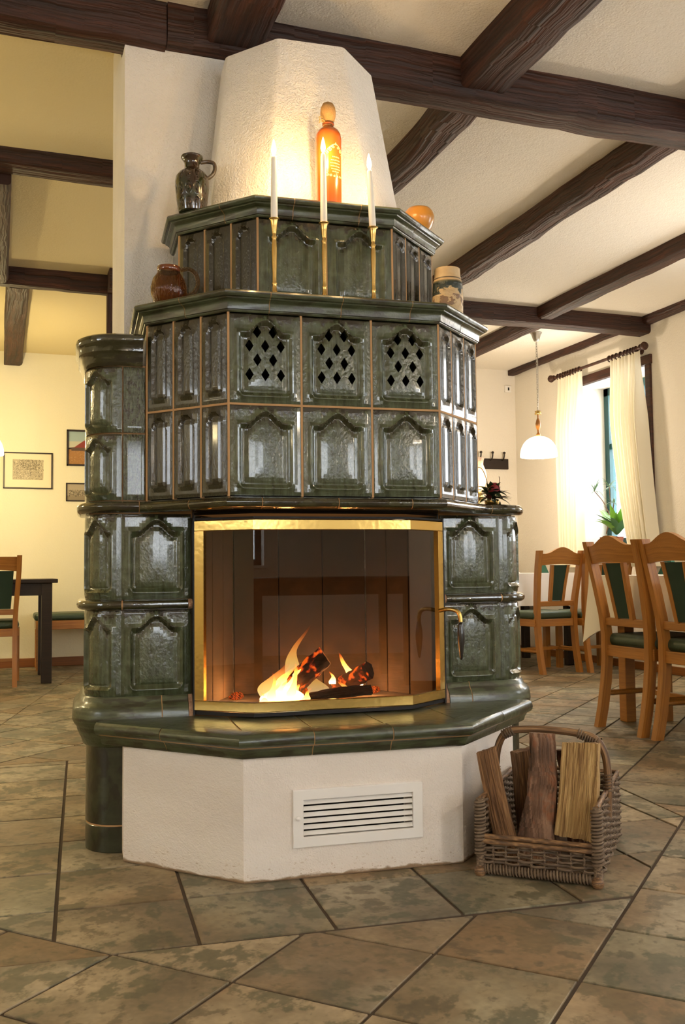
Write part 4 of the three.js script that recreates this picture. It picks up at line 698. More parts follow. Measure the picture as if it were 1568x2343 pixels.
function splitGeo(len, poly, wob = 0.004) { // split firewood: torn faces, uneven ends
  const pts = []; poly.forEach((p, i) => { const q = poly[(i + 1) % poly.length], l = Math.hypot(q[0] - p[0], q[1] - p[1]), k = Math.max(2, Math.round(l / 0.006)); for (let j = 0; j < k; j++) pts.push([mixn(p[0], q[0], j / k), mixn(p[1], q[1], j / k)]); });
  const rings = [], m = 18, o = Math.floor(rr(0, 400)); for (let j = 0; j <= m; j++) { const t = j / m; rings.push(pts.map(([x, z], i) => { const g = 1 + 0.16 * (nC[((o + j * 6) % 512) * 512 + (i * 11) % 512] - 0.5) + 0.10 * (nA[((o + j * 17) % 512) * 512 + (i * 7) % 512] - 0.5), e = (j === 0 || j === m) ? 0.010 * (nA[(o * 512 + i * 37) % 262144] - 0.5) : 0; return [x * g * (1 - 0.08 * t) + wob * Math.sin(3 * t + o), len * t + e + (j === m ? x * 0.10 : 0), z * g * (1 - 0.08 * t) + wob * Math.cos(2.5 * t + o)]; })); }
  return swapUV(loft(rings, { crease: 0.75 }));
}
{
  const char = std({ map: rep(barkTex, 3), color: new THREE.Color(0.35, 0.28, 0.24), bumpMap: rep(barkBump, 3), bumpScale: 0.03, roughness: 1 });
  const emberMap = tex(256, 256, (x, y) => { const i = y * 2 * 512 + x * 2; const k = sm(0.5, 0.62, 0.5 * gM[i] + 0.5 * gE[i]); return [255 * k, 110 * k * k, 24 * k * k]; });
  const ember = std({ map: rep(barkTex, 3), color: new THREE.Color(0.3, 0.2, 0.15), emissive: new THREE.Color(1, 1, 1), emissiveMap: rep(emberMap, 3), emissiveIntensity: 1.6, roughness: 1 });
  const lg = (name, label, x, y, z, rx, ry, rz, geo, mat) => { const o = mesh(name, geo, mat); const w = on(x, y, z); o.position.set(...w); o.rotation.set(rx, ry + DY, rz); return tag(o, label, 'log', 'logs burning in the stove'); };
  lg('burning_log', 'glowing charred log leaning in the flames behind the stove glass', -0.13, 0.434, -0.03, 0.35, 0.0, -0.92, logGeo(0.18, 0.034, { bow: 0.008, taper: -0.15 }), ember);
  lg('burning_log', 'charred log end under the right flame behind the glass', 0.075, 0.425, -0.10, 1.25, 0.5, -0.5, logGeo(0.15, 0.028, { bow: 0.006 }), ember);
  lg('burning_log', 'flat dark log lying along the grate behind the glass', -0.06, 0.412, 0.02, 0, 0.12, -1.50, logGeo(0.22, 0.017, { bow: 0.004 }), char);
  // flames: twisted tongues
  const flameTex = tex(16, 256, (x, y) => { const t = y / 256; const c = ramp([[0, [255, 238, 190]], [0.35, [255, 214, 120]], [0.7, [255, 150, 60]], [1, [200, 70, 20]]], t); return c; });
  const alpha = tex(16, 256, (x, y) => 255 * sm(1.0, 0.45, y / 256) * 0.95, false);
  const fm = (k, o = 1) => std({ color: new THREE.Color(0, 0, 0), emissive: new THREE.Color(1, 1, 1), emissiveMap: flameTex, emissiveIntensity: k, alphaMap: alpha, transparent: true, opacity: o, roughness: 1, side: THREE.DoubleSide, depthWrite: false });
  const tongue = (h, w, sway, twist) => { const n = 12, m = 22, pos = [], uv = [], idx = []; for (let j = 0; j <= m; j++) { const t = j / m, R = w * (0.55 + 0.45 * Math.sin(Math.PI * Math.min(1, t * 1.6 + 0.15))) * Math.pow(1 - t, 0.75) + 0.0006, cx = sway * t * t + 0.25 * w * Math.sin(t * 7 + twist), cz = 0.2 * w * Math.sin(t * 5 + twist * 2); for (let i = 0; i <= n; i++) { const a = i / n * Math.PI * 2 + twist * t; pos.push(cx + R * Math.cos(a), h * t, cz + 0.45 * R * Math.sin(a)); uv.push(i / n, t); } } for (let j = 0; j < m; j++) for (let i = 0; i < n; i++) { const a = j * (n + 1) + i; idx.push(a, a + n + 1, a + 1, a + 1, a + n + 1, a + n + 2); } const g = new THREE.BufferGeometry(); g.setAttribute('position', new THREE.Float32BufferAttribute(pos, 3)); g.setAttribute('uv', new THREE.Float32BufferAttribute(uv, 2)); g.setIndex(idx); g.computeVertexNormals(); return g; };
  const flame = (label, x, y, z, h, w, sway, twist, k, o) => { const m = mesh('fire_flame', tongue(h, w, sway, twist), fm(k, o)); m.position.set(...on(x, y, z)); m.rotation.y = DY; return tag(m, label, 'flame', 'flames in the stove'); };
  flame('wide white-hot flame at the lower left of the fire', -0.120, 0.400, 0.01, 0.115, 0.058, 0.03, 0.6, 14, 1);
  flame('broad orange flame behind the white-hot one', -0.135, 0.400, -0.05, 0.13, 0.06, 0.03, 1.7, 2.2, 0.7);
  flame('thin yellow flame curling over the top of the glowing log', -0.075, 0.475, 0.0, 0.05, 0.016, 0.05, 2.6, 6, 0.9);
  flame('faint orange flame behind the two logs', 0.01, 0.41, -0.12, 0.10, 0.04, -0.02, 0.9, 1.2, 0.5);
  flame('short bright flame at the foot of the fire, far left', -0.165, 0.400, 0.02, 0.075, 0.032, 0.03, 2.0, 14, 1);
  flame('tall thin pink flame rising above the glowing log', -0.085, 0.46, -0.04, 0.175, 0.030, 0.055, 1.2, 1.6, 0.6);
  flame('slender bright flame to the left of the glowing log', -0.100, 0.42, 0.02, 0.105, 0.024, 0.02, 3.0, 12, 1);
  flame('pointed yellow flame standing on the right log', 0.125, 0.428, -0.08, 0.115, 0.028, -0.055, 0.3, 10, 1);
  flame('tiny flame licking the top of the right log', 0.055, 0.445, -0.07, 0.04, 0.013, -0.01, 4.0, 9, 1);
  flame('low flame between the two glowing logs', 0.085, 0.412, -0.04, 0.05, 0.026, -0.02, 5.0, 3, 1);
  [[-0.135, 0.085, 0.020, 0.035, 1.1, 9], [-0.155, 0.10, 0.018, 0.0, 2.7, 8], [-0.105, 0.125, 0.019, 0.035, 4.4, 8], [-0.09, 0.075, 0.022, 0.04, 0.2, 10], [-0.18, 0.045, 0.018, -0.01, 3.9, 9], [-0.065, 0.05, 0.02, 0.03, 5.3, 7]].forEach(([x, h, w, sw, tw, k], i) => flame(['inner tongue of the bright left fire', 'ragged left tongue of the bright fire', 'tall tongue of the bright fire beside the glowing log', 'low broad tongue at the foot of the glowing log', 'lowest flame at the left end of the fire', 'low flame licking under the glowing log'][i], x, 0.400, 0.015 + 0.01 * (i % 3), h, w, sw, tw, k, 0.95));
  const emberGeo = (r) => { const g = new THREE.IcosahedronGeometry(r, 2), p = g.attributes.position; for (let i = 0; i < p.count; i++) { const n = 1 + 0.22 * Math.sin(p.getX(i) * 160 + 1) * Math.sin(p.getY(i) * 190) + 0.15 * Math.sin(p.getZ(i) * 230); p.setXYZ(i, p.getX(i) * n * 1.3, p.getY(i) * n * 0.7, p.getZ(i) * n); } g.computeVertexNormals(); return g; };
  const glow = std({ map: rep(barkTex, 3), color: new THREE.Color(0.25, 0.15, 0.1), emissive: new THREE.Color(1, 1, 1), emissiveMap: rep(emberMap, 5), emissiveIntensity: 2.6, roughness: 1 });
  [[-0.235, -0.17], [0.0, -0.225], [0.215, -0.17]].forEach(([x, z], i) => { const m = mesh('added_ember_heap', emberGeo(0.017), glow); m.position.set(...on(x, 0.408, z)); tag(m, ['added glowing embers lighting the left chamber wall', 'added glowing embers lighting the back chamber wall', 'added glowing embers lighting the right chamber wall'][i], 'embers', 'added embers in the stove'); });  // heaps added so the lights along the chamber walls have a visible source
  for (const [x, y, z, k] of [[-0.12, 0.428, 0.005, 1], [0.115, 0.455, -0.07, 0.5], [-0.235, 0.410, -0.17, 0.42], [0.0, 0.410, -0.225, 0.42], [0.215, 0.410, -0.17, 0.42]]) pointLamp(FIRE, LAMP.fire * k, on(x, y, z), 0.02, 'fire_light');  // last three lights are added in the ember heaps to brighten the walls
}

// ---------------------------------------------------------------- firewood basket
{
  const A = [1.192, -2.296], ang = Math.atan2(0.199, 0.222); // front edge runs from A towards the camera's right
  const b = thing('wicker_basket', 'grey-brown wicker log basket with arched handle, beside the stove', 'basket', [A[0], 0, A[1]], -ang); // local x along the front edge, -z to the back
  const Wd = 0.30, D = 0.46, rows = [];
  const weaver = (pts, r, mat, name = 'weave') => mesh(name, pts, mat, b);
  const side = (p0, p1, h0, h1, stakes, y0, pitch, r, amp) => { // p0->p1 plan, heights at both ends
    const dx = p1[0] - p0[0], dz = p1[1] - p0[1], L = Math.hypot(dx, dz), nx = -dz / L, nz = dx / L, list = [];
    for (let k = 0; ; k++) { const y = y0 + k * pitch; if (y > Math.max(h0, h1) - 0.005) break; let t0 = 0, t1 = 1; if (h0 !== h1) { const tt = clamp((y - h0) / (h1 - h0)); if (h1 > h0) t0 = tt; else t1 = tt; }
      if (t1 - t0 < 0.1) continue; const pts = [], n = stakes * 3; for (let i = 0; i <= n; i++) { const t = t0 + (t1 - t0) * i / n, w = amp * Math.sin(Math.PI * (t * stakes + k)); pts.push([p0[0] + dx * t + nx * w, y + rr(-0.0012, 0.0012), p0[1] + dz * t + nz * w]); }
      list.push(plain(tube(pts, r * rr(0.85, 1.15), n * 2, 6))); }
    const st = []; for (let i = 0; i <= stakes; i++) { const t = i / stakes, h = mixn(h0, h1, t); st.push(plain(bar([p0[0] + dx * t, 0.006, p0[1] + dz * t], [p0[0] + dx * t, h, p0[1] + dz * t], r * 1.1, r, 6))); }
    mesh('woven_side', mergeGeometries([...list, ...st]), M.wicker, b);
  };
  const H = 0.19, F = 0.098, r = 0.0042;
  side([0, 0], [Wd, 0], F, F, 9, 0.034, 0.0092, 0.0036, 0.0065);
  side([Wd, 0], [Wd, -D], H, H, 13, 0.018, 0.0082, r, 0.007);
  side([Wd, -D], [0, -D], H, H, 9, 0.018, 0.0082, r, 0.007);
  side([0, -D], [0, 0], H, H, 13, 0.018, 0.0082, r, 0.007);
  // wrapped lower edge at the front, wrapped corner posts, rims
  const wrap = (p, q, R, n, r_) => { const pts = [], a = V(...p), d = V(...q).sub(a), u = d.clone().normalize(), e1 = Math.abs(u.y) > 0.9 ? V(1, 0, 0) : V(0, 1, 0), e2 = u.clone().cross(e1).normalize(); e1.copy(e2).cross(u); for (let i = 0; i <= n * 8; i++) { const t = i / (n * 8), w = i / 8 * Math.PI * 2, c = a.clone().addScaledVector(d, t).addScaledVector(e1, R * Math.cos(w)).addScaledVector(e2, R * Math.sin(w)); pts.push([c.x, c.y, c.z]); } return plain(tube(pts, r_, n * 10, 5)); };
  mesh('wrapped_edge', mergeGeometries([wrap([0.012, 0.017, 0.004], [Wd - 0.012, 0.017, 0.004], 0.011, 34, 0.0030), plain(bar([0, 0.017, 0.004], [Wd, 0.017, 0.004], 0.009))]), M.wicker, b);
  for (const x of [0, Wd]) mesh('corner_post', mergeGeometries([wrap([x, 0.05, 0.002], [x, H, 0.002], 0.0125, 16, 0.0040), plain(bar([x, 0.0, 0.002], [x, H + 0.006, 0.002], 0.0115, 0.0105, 12))]), M.wicker, b);
  for (const [p, q] of [[[0, F + 0.002, 0.003], [Wd, F + 0.002, 0.003]], [[0, F - 0.010, 0.006], [Wd, F - 0.012, 0.006]], [[0, H + 0.004, 0], [0, H + 0.004, -D]], [[Wd, H + 0.004, 0], [Wd, H + 0.004, -D]], [[0, H + 0.004, -D], [Wd, H + 0.004, -D]]]) mesh('rim_rod', bar(p, q, 0.0068, 0.006, 10), M.wickerLight, b);
  for (const p of [[0, 0.010, 0.008], [Wd, 0.012, 0.010]]) { const g = new THREE.SphereGeometry(0.016, 14, 10); at(g, ...p); mesh('corner_knob', g, M.wickerLight, b); }
  mesh('bottom', bx(0.006, Wd - 0.006, 0.002, 0.014, -D + 0.006, -0.006), M.wicker, b);
  const hz = -0.20;
  mesh('handle', tube([[-0.002, 0.12, hz], [-0.004, 0.22, hz], [0.006, 0.30, hz], [0.03, 0.338, hz], [0.08, 0.348, hz], [0.15, 0.350, hz], [0.22, 0.346, hz], [0.272, 0.334, hz], [0.296, 0.30, hz], [0.306, 0.22, hz], [Wd + 0.002, 0.12, hz]], 0.0105, 60, 10), M.wickerLight, b);
  mesh('handle_binding', mergeGeometries([wrap([0.228, 0.345, hz], [0.286, 0.322, hz], 0.0118, 9, 0.0026), wrap([0.020, 0.33, hz], [0.052, 0.345, hz], 0.0118, 5, 0.0026), wrap([-0.003, 0.19, hz], [-0.003, 0.24, hz], 0.0118, 6, 0.0026), wrap([0.305, 0.19, hz], [0.304, 0.24, hz], 0.0118, 6, 0.0026)]), M.wicker, b);
  // the logs stand in the basket
  const ca = Math.cos(ang), sa = Math.sin(ang), w = (x, y, z) => [A[0] + x * ca - z * sa, y, A[1] + x * sa + z * ca];
  const wood = (label, geo, mat, x, y, z, rx, ry, rz, name = 'firewood_log') => { const o = mesh(name, geo, mat); o.position.set(...w(x, y, z)); o.rotation.set(rx, ry - ang, rz, 'YXZ'); return tag(o, label, 'log', 'firewood in the basket'); };
  wood('thick round bark log with a knot, centre of the basket', logGeo(0.335, 0.044, { m: 30, n: 44, flare: 0.55, taper: -0.26, knot: [1.0, 0.62], bow: 0.010 }), M.bark, 0.124, 0.015, -0.115, -0.12, 0.3, -0.05);
  wood('pale split log with clean grain, right in the basket', splitGeo(0.245, [[-0.052, 0.035], [0.054, 0.042], [0.056, 0.016], [0.02, -0.030], [-0.03, -0.028], [-0.050, 0.0]]), M.splitWood, 0.228, 0.085, -0.125, -0.16, -0.12, -0.06);
  wood('narrow dark split log leaning left in the basket', splitGeo(0.30, [[-0.032, 0.022], [0.006, 0.034], [0.030, 0.012], [0.012, -0.020], [-0.020, -0.014]]), M.splitDark, 0.066, 0.015, -0.075, -0.14, 0.35, 0.20);
  wood('round grey log behind the pale split log in the basket', logGeo(0.27, 0.046, { n: 28 }), M.bark, 0.225, 0.02, -0.245, -0.1, 1, -0.05);
  wood('slanted log at the back left of the basket', splitGeo(0.26, [[-0.035, 0.03], [0.03, 0.03], [0.035, -0.02], [-0.02, -0.03]]), M.splitDark, 0.085, 0.02, -0.25, -0.12, 0.8, 0.06);
  wood('short rough log low in the left front corner of the basket', splitGeo(0.13, [[-0.030, 0.024], [0.024, 0.028], [0.030, -0.016], [-0.018, -0.024]]), M.splitDark, 0.035, 0.014, -0.13, -0.2, 0.2, 0.12);
}
// ---------------------------------------------------------------- chairs: honey-coloured wood with green upholstery
function makeChair(label, wide = false) { // faces -z, origin on the floor below the seat
  const c = thing('dining_chair', label, 'chair');
  const strip = (pts, w, d) => { const rings = pts.map(([x, y, z]) => [[x - w / 2, y, z - d / 2], [x + w / 2, y, z - d / 2], [x + w / 2, y, z + d / 2], [x - w / 2, y, z + d / 2]]); return swapUV(loft(rings, { crease: 0.5 })); };
  const zc = [[0, 0.245], [0.10, 0.222], [0.22, 0.202], [0.34, 0.190], [0.46, 0.189], [0.56, 0.198], [0.70, 0.222], [0.82, 0.246], [0.928, 0.270]];
  const zAt = (y) => { for (let i = 1; i < zc.length; i++) if (y <= zc[i][0]) return mixn(zc[i - 1][1], zc[i][1], (y - zc[i - 1][0]) / (zc[i][0] - zc[i - 1][0])); return 0.27; };
  for (const s of [-1, 1]) mesh('leg', strip(zc.map(([y, z]) => [s * (0.172 + 0.026 * sm(0.4, 0.93, y)), y, z]), 0.034, 0.046), M.honey, c).userData.label = 'tall bent rear leg carrying the backrest';
  for (const s of [-1, 1]) mesh('leg', strip([[s * 0.188, 0, -0.178], [s * 0.188, 0.40, -0.178]], 0.042, 0.042), M.honey, c);
  // crest rail, bowed and humped
  const crest = () => { const rings = []; const n = 20; for (let i = 0; i <= n; i++) { const t = i / n * 2 - 1, x = t * 0.182, hump = wide ? 0.012 : 0.048 * Math.pow(Math.cos(Math.PI / 2 * clamp(Math.abs(t) / 0.78)), 1.6), y0 = 0.815 + 0.010 * (1 - t * t), y1 = 0.905 + hump, b = 0.018 * (1 - t * t); rings.push([[x, y0, zAt(y0) - 0.013 + b], [x, y0, zAt(y0) + 0.013 + b], [x, y1, zAt(0.92) + 0.013 + b], [x, y1, zAt(0.92) - 0.013 + b]]); } return loft(rings, { crease: 0.6, us: 1 }); };
  mesh('crest_rail', swapUV(crest()), M.honey, c);
  mesh('back_rail', bx(-0.163, 0.163, 0.505, 0.545, 0.178, 0.204, 0.005), M.honey, c);
  if (!wide) for (const s of [-1, 1]) mesh('back_stile', strip([[s * 0.058, 0.54, 0.198], [s * 0.064, 0.68, 0.226], [s * 0.074, 0.82, 0.256]], 0.026, 0.020), M.honey, c);
  { const rings = []; for (let i = 0; i <= 8; i++) { const y = mixn(0.548, 0.818, i / 8), w = wide ? mixn(0.142, 0.160, i / 8) : mixn(0.046, 0.062, i / 8), z = zAt(y) + 0.004 * (1 + i / 8); rings.push([[-w, y, z - 0.008], [0, y, z - 0.016], [w, y, z - 0.008], [w, y, z + 0.008], [0, y, z + 0.015], [-w, y, z + 0.008]]); } mesh('back_pad', loft(rings, { crease: 0.9 }), M.greenFabric, c); }
  { const g = new RoundedBoxGeometry(0.40, 0.060, 0.39, 5, 0.028), p = g.attributes.position; for (let i = 0; i < p.count; i++) if (p.getY(i) > 0) p.setY(i, p.getY(i) + 0.010 * (1 - (p.getX(i) / 0.2) ** 2) * (1 - (p.getZ(i) / 0.2) ** 2)); g.computeVertexNormals(); at(g, 0, 0.434, -0.012); mesh('seat', boxUV(g), M.greenLeather, c); }
  for (const s of [-1, 1]) mesh('apron', bx(s * 0.188 - 0.011, s * 0.188 + 0.011, 0.352, 0.408, -0.16, 0.19, 0.003), M.honey, c);
  mesh('apron', bx(-0.17, 0.17, 0.352, 0.408, -0.190, -0.168, 0.003), M.honey, c); mesh('apron', bx(-0.16, 0.16, 0.352, 0.408, 0.178, 0.200, 0.003), M.honey, c);
  for (const s of [-1, 1]) mesh('stretcher', bar([s * 0.188, 0.165, -0.165], [s * 0.176, 0.165, 0.205], 0.014, 0.014, 4).rotateY(0), M.honey, c);
  mesh('stretcher', bx(-0.182, 0.182, 0.155, 0.180, -0.035, -0.012, 0.003), M.honey, c);
  return c;
}
const chair0 = makeChair('wooden chair with green back pad, nearest one left of the picture edge chair');
// facing +x (turn -90 degrees): local -z -> +x
const faceX = -Math.PI / 2;
chair0.position.set(3.085, 0, -3.985); chair0.rotation.y = faceX;
copyOf(chair0, 'wooden chair with green back pad cut by the right photo edge', [3.10, 0, -3.555], faceX, undefined);
copyOf(chair0, 'far wooden chair with green back pad, left of the near pair', [3.975, 0, -6.575], 0.10, undefined);
copyOf(chair0, 'wooden chair half hidden behind the near pair, below the window', [4.405, 0, -6.525], -0.03, undefined);
copyOf(chair0, 'sunlit chair beyond the far white table, its back to the wall', [3.62, 0, -7.86], Math.PI + 0.12, undefined);
copyOf(chair0, 'chair beyond the far white table, hidden behind the nearer chair', [4.18, 0, -7.86], Math.PI - 0.05, undefined);
copyOf(chair0, 'wooden chair facing the wall behind the near covered table', [4.33, 0, -3.95], Math.PI / 2, undefined);
{ const c = makeChair('wooden chair with wide green upholstered back, left photo edge', true); c.position.set(-0.082, 0, -7.44); }
// ---------------------------------------------------------------- tables
function tableWith(name, label, [x0, x1, z0, z1], mat, h = 0.75, leg = 0.06, ix = 0.075, iz = 0.075) {
  const cx = (x0 + x1) / 2, cz = (z0 + z1) / 2, t = thing(name, label, 'table', [cx, 0, cz]); const a = (x1 - x0) / 2, b = (z1 - z0) / 2;
  mesh('tabletop', bx(-a, a, h - 0.03, h, -b, b, 0.006), mat, t);
  mesh('apron', merged([bx(-a + 0.06, a - 0.06, h - 0.12, h - 0.03, b - 0.075, b - 0.05), bx(-a + 0.06, a - 0.06, h - 0.12, h - 0.03, -b + 0.05, -b + 0.075), bx(-a + 0.05, -a + 0.075, h - 0.12, h - 0.03, -b + 0.06, b - 0.06), bx(a - 0.075, a - 0.05, h - 0.12, h - 0.03, -b + 0.06, b - 0.06)]), mat, t);
  for (const sx of [-1, 1]) for (const sz of [-1, 1]) mesh('leg', at(bx(-leg / 2, leg / 2, 0, h - 0.03, -leg / 2, leg / 2, 0.004), sx * (a - ix), 0, sz * (b - iz)), mat, t);
  return t;
}
function clothOver(label, [x0, x1, z0, z1], h, drop) { // draped square-cornered cloth with folds
  const ov = 0.008, P = []; const ax = x0 - ov, bx_ = x1 + ov, az = z0 - ov, bz = z1 + ov, n = 26;
  const edge = []; const push = (x, z, nx, nz, corner) => edge.push({ x, z, nx, nz, corner });
  for (let i = 0; i < n; i++) push(mixn(ax, bx_, i / n), bz, 0, 1, Math.max(0, 1 - Math.min(i, n - i) / 5)); for (let i = 0; i < n; i++) push(bx_, mixn(bz, az, i / n), 1, 0, Math.max(0, 1 - Math.min(i, n - i) / 5)); for (let i = 0; i < n; i++) push(mixn(bx_, ax, i / n), az, 0, -1, Math.max(0, 1 - Math.min(i, n - i) / 5)); for (let i = 0; i < n; i++) push(ax, mixn(az, bz, i / n), -1, 0, Math.max(0, 1 - Math.min(i, n - i) / 5));
  edge.forEach((e, i) => { if (i % n === 0) { const q = edge[(i + edge.length - 1) % edge.length]; e.nx = (e.nx + q.nx) * 0.72; e.nz = (e.nz + q.nz) * 0.72; } });
  const pos = [], idx = [], uv = []; const N = edge.length, rows = 7;
  for (let j = 0; j <= rows; j++) edge.forEach((e, i) => { const t = j / rows, d = drop * (1 + 0.42 * e.corner * e.corner), out = 0.004 + t * (0.018 + 0.022 * e.corner + 0.012 * Math.sin(i * 0.9) + 0.008 * Math.sin(i * 2.3 + 1)); pos.push(e.x + e.nx * out, h + 0.003 - d * t, e.z + e.nz * out); uv.push(i / N * 4, t); });
  for (let j = 0; j < rows; j++) for (let i = 0; i < N; i++) { const a = j * N + i, b = j * N + (i + 1) % N; idx.push(a, a + N, b, b, a + N, b + N); }
  const c = pos.length / 3; pos.push((x0 + x1) / 2, h + 0.003, (z0 + z1) / 2); uv.push(0.5, 0.5); for (let i = 0; i < N; i++) idx.push(c, i, (i + 1) % N);
  const g = new THREE.BufferGeometry(); g.setAttribute('position', new THREE.Float32BufferAttribute(pos, 3)); g.setAttribute('uv', new THREE.Float32BufferAttribute(uv, 2)); g.setIndex(idx); g.computeVertexNormals();
  const o = mesh('tablecloth', toCreasedNormals(g, 0.9), M.cloth); return tag(o, label, 'tablecloth', 'white tablecloths');
}
const TB1 = [3.42, 4.48, -7.62, -6.78], TB2 = [3.01, 4.18, -4.44, -2.92];
tableWith('dining_table', 'far dining table under a white cloth, left of the window', TB1, M.darkWood); clothOver('white cloth on the far table beside the stove edge', TB1, 0.752, 0.26);
tableWith('dining_table', 'near dining table under a cloth behind the pair of chairs', TB2, M.honey, 0.75, 0.06, 0.06, 0.20); clothOver('pale cloth hanging behind the near pair of chairs', TB2, 0.752, 0.255);
tableWith('dark_table', 'dark wooden table by the yellow wall, left photo edge', [-1.15, 0.385, -8.06, -7.29], M.darkWood, 0.757, 0.075);
{ // upholstered bench by the left wall
  const b = thing('upholstered_bench', 'wooden bench with green cushion behind the dark table', 'bench', [0.75, 0, -8.43]);
  const g = new RoundedBoxGeometry(1.0, 0.06, 0.38, 4, 0.025); at(g, 0, 0.438, 0); mesh('cushion', boxUV(g), M.greenLeather, b);
  mesh('seat_frame', bx(-0.485, 0.485, 0.335, 0.41, -0.18, 0.18, 0.004), M.honey, b);
  for (const sx of [-1, 1]) for (const sz of [-1, 1]) mesh('leg', bx(sx * 0.46 - 0.022, sx * 0.46 + 0.022, 0, 0.34, sz * 0.155 - 0.022, sz * 0.155 + 0.022, 0.003), M.honey, b);
}
// small things on the tables
M.napkin = std({ color: new THREE.Color(0x12402f), roughness: 0.9 });
const napkin = (label, x, z, turn) => { const s = new THREE.Shape([[-0.045, 0], [0.045, 0], [0, 0.115]].map((p) => new THREE.Vector2(...p))); const g = new THREE.ExtrudeGeometry(s, { depth: 0.05, bevelEnabled: true, bevelSize: 0.004, bevelThickness: 0.02, bevelSegments: 3 }); const p = g.attributes.position; for (let i = 0; i < p.count; i++) { const k = 1 - p.getY(i) / 0.125; p.setZ(i, (p.getZ(i) - 0.025) * Math.max(0.12, k)); } g.computeVertexNormals(); const o = mesh('folded_napkin', g, M.napkin); o.position.set(x, 0.759, z); o.rotation.y = turn; return tag(o, label, 'napkin', 'folded napkins'); };
napkin('dark green folded napkin on the far table, near the stove', 3.62, -7.05, 0.9); napkin('green folded napkin seen through the left near chair back', 3.50, -4.42, 0.4); napkin('green folded napkin at the right end of the far table', 4.25, -6.98, -0.5);
{ const o = thing('table_candle', 'thin dark green candle on the far table', 'candle', [4.12, 0.755, -7.2]); mesh('wax', lathe([[0, 0.02], [0.011, 0.02], [0.009, 0.245], [0, 0.25]], 16), M.napkin, o); mesh('holder', lathe([[0, 0], [0.035, 0], [0.036, 0.006], [0.014, 0.012], [0.015, 0.035], [0, 0.035]], 20), M.whiteMetal, o); }
{ const o = thing('salt_shaker', 'small dark shaker on the near covered table', 'shaker', [3.36, 0.755, -3.62]); mesh('body', lathe([[0, 0], [0.017, 0], [0.019, 0.02], [0.014, 0.045], [0.015, 0.052], [0.009, 0.06], [0, 0.062]], 20), phy({ color: new THREE.Color(0x2a1a10), roughness: 0.3 }), o); mesh('cap', lathe([[0, 0.058], [0.011, 0.058], [0.009, 0.068], [0, 0.07]], 16), M.steel, o); }
// ---------------------------------------------------------------- pendant lamps
const shadePts = []; for (let i = 0; i <= 14; i++) { const t = i / 14; shadePts.push([0.018 + 0.132 * Math.pow(Math.sin(t * Math.PI / 2), 0.92), 0.165 - 0.165 * Math.pow(t, 1.75)]); }
function pendant(label, x, y, z, light, color, group) { // y: lower rim of the shade
  const p = thing('pendant_lamp', label, 'lamp', [x, y, z], 0, group);
  mesh('shade', lathe([...shadePts, [0.147, -0.002], ...shadePts.slice().reverse().map(([r, h]) => [Math.max(0.012, r - 0.004), h - 0.003])], 48), M.shade, p);
  mesh('spindle', lathe([[0, 0.165], [0.020, 0.165], [0.016, 0.185], [0.007, 0.20], [0.010, 0.215], [0.020, 0.245], [0.022, 0.268], [0.014, 0.30], [0.006, 0.315], [0.006, 0.345], [0, 0.346]], 24), M.honey, p);
  mesh('plate', lathe([[0, 0.345], [0.026, 0.345], [0.028, 0.352], [0.020, 0.362], [0.026, 0.372], [0.008, 0.378], [0, 0.378]], 24), M.brassOld, p);
  const top = CEIL - y, links = []; let yy = 0.378; const n = Math.floor((top - 0.055 - yy) / 0.021); for (let i = 0; i < n; i++) { const g = new THREE.TorusGeometry(0.0085, 0.0020, 5, 10); g.scale(0.75, 1.5, 1); if (i % 2) g.rotateY(Math.PI / 2); at(g, 0, yy + 0.012 + i * 0.021, 0); links.push(g); }
  mesh('chain', merged([...links, tube([[0, 0.37, 0.004], [0.006, (top + 0.37) / 2, 0.008], [0, top - 0.04, 0.004]], 0.0022, 20, 5)]), M.steel, p);
  mesh('ceiling_rose', lathe([[0, top - 0.075], [0.008, top - 0.075], [0.020, top - 0.070], [0.030, top - 0.045], [0.040, top - 0.012], [0.048, top - 0.008], [0.048, top], [0, top]], 28), M.steel, p);
  const bulb = new THREE.SphereGeometry(0.032, 18, 14); at(bulb, 0, 0.060, 0); mesh('bulb', bulb, std({ color: new THREE.Color(1, 1, 1), emissive: color, emissiveIntensity: 6 }), p);
  pointLamp(color, light, [x, y + 0.055, z], 0.05, 'pendant_light'); return p;
}
pendant('white glass pendant lamp on a chain by the window', 4.10, 1.70, -6.75, LAMP.pendant, WARM);
pendant('white glass pendant lamp cut by the left photo edge', -0.145, 1.685, -7.55, LAMP.pendantLeft, AMBER);
[[-1.4, -4.4, AMBER, 1.3], [-2.6, -6.6, AMBER, 0.6], [-3.4, -2.4, AMBER, 0.3], [-2.6, 1.2, WARM, 0.6], [-0.4, 2.2, WARM, 0.7], [2.3, 0.4, WARM, 1.2], [3.75, -3.6, WARM, 1]].forEach(([x, z, c, k]) => pendant('white glass pendant lamp over a table outside the picture', x, 1.72, z, LAMP.pendant * k, c, 'lamps outside the picture'));
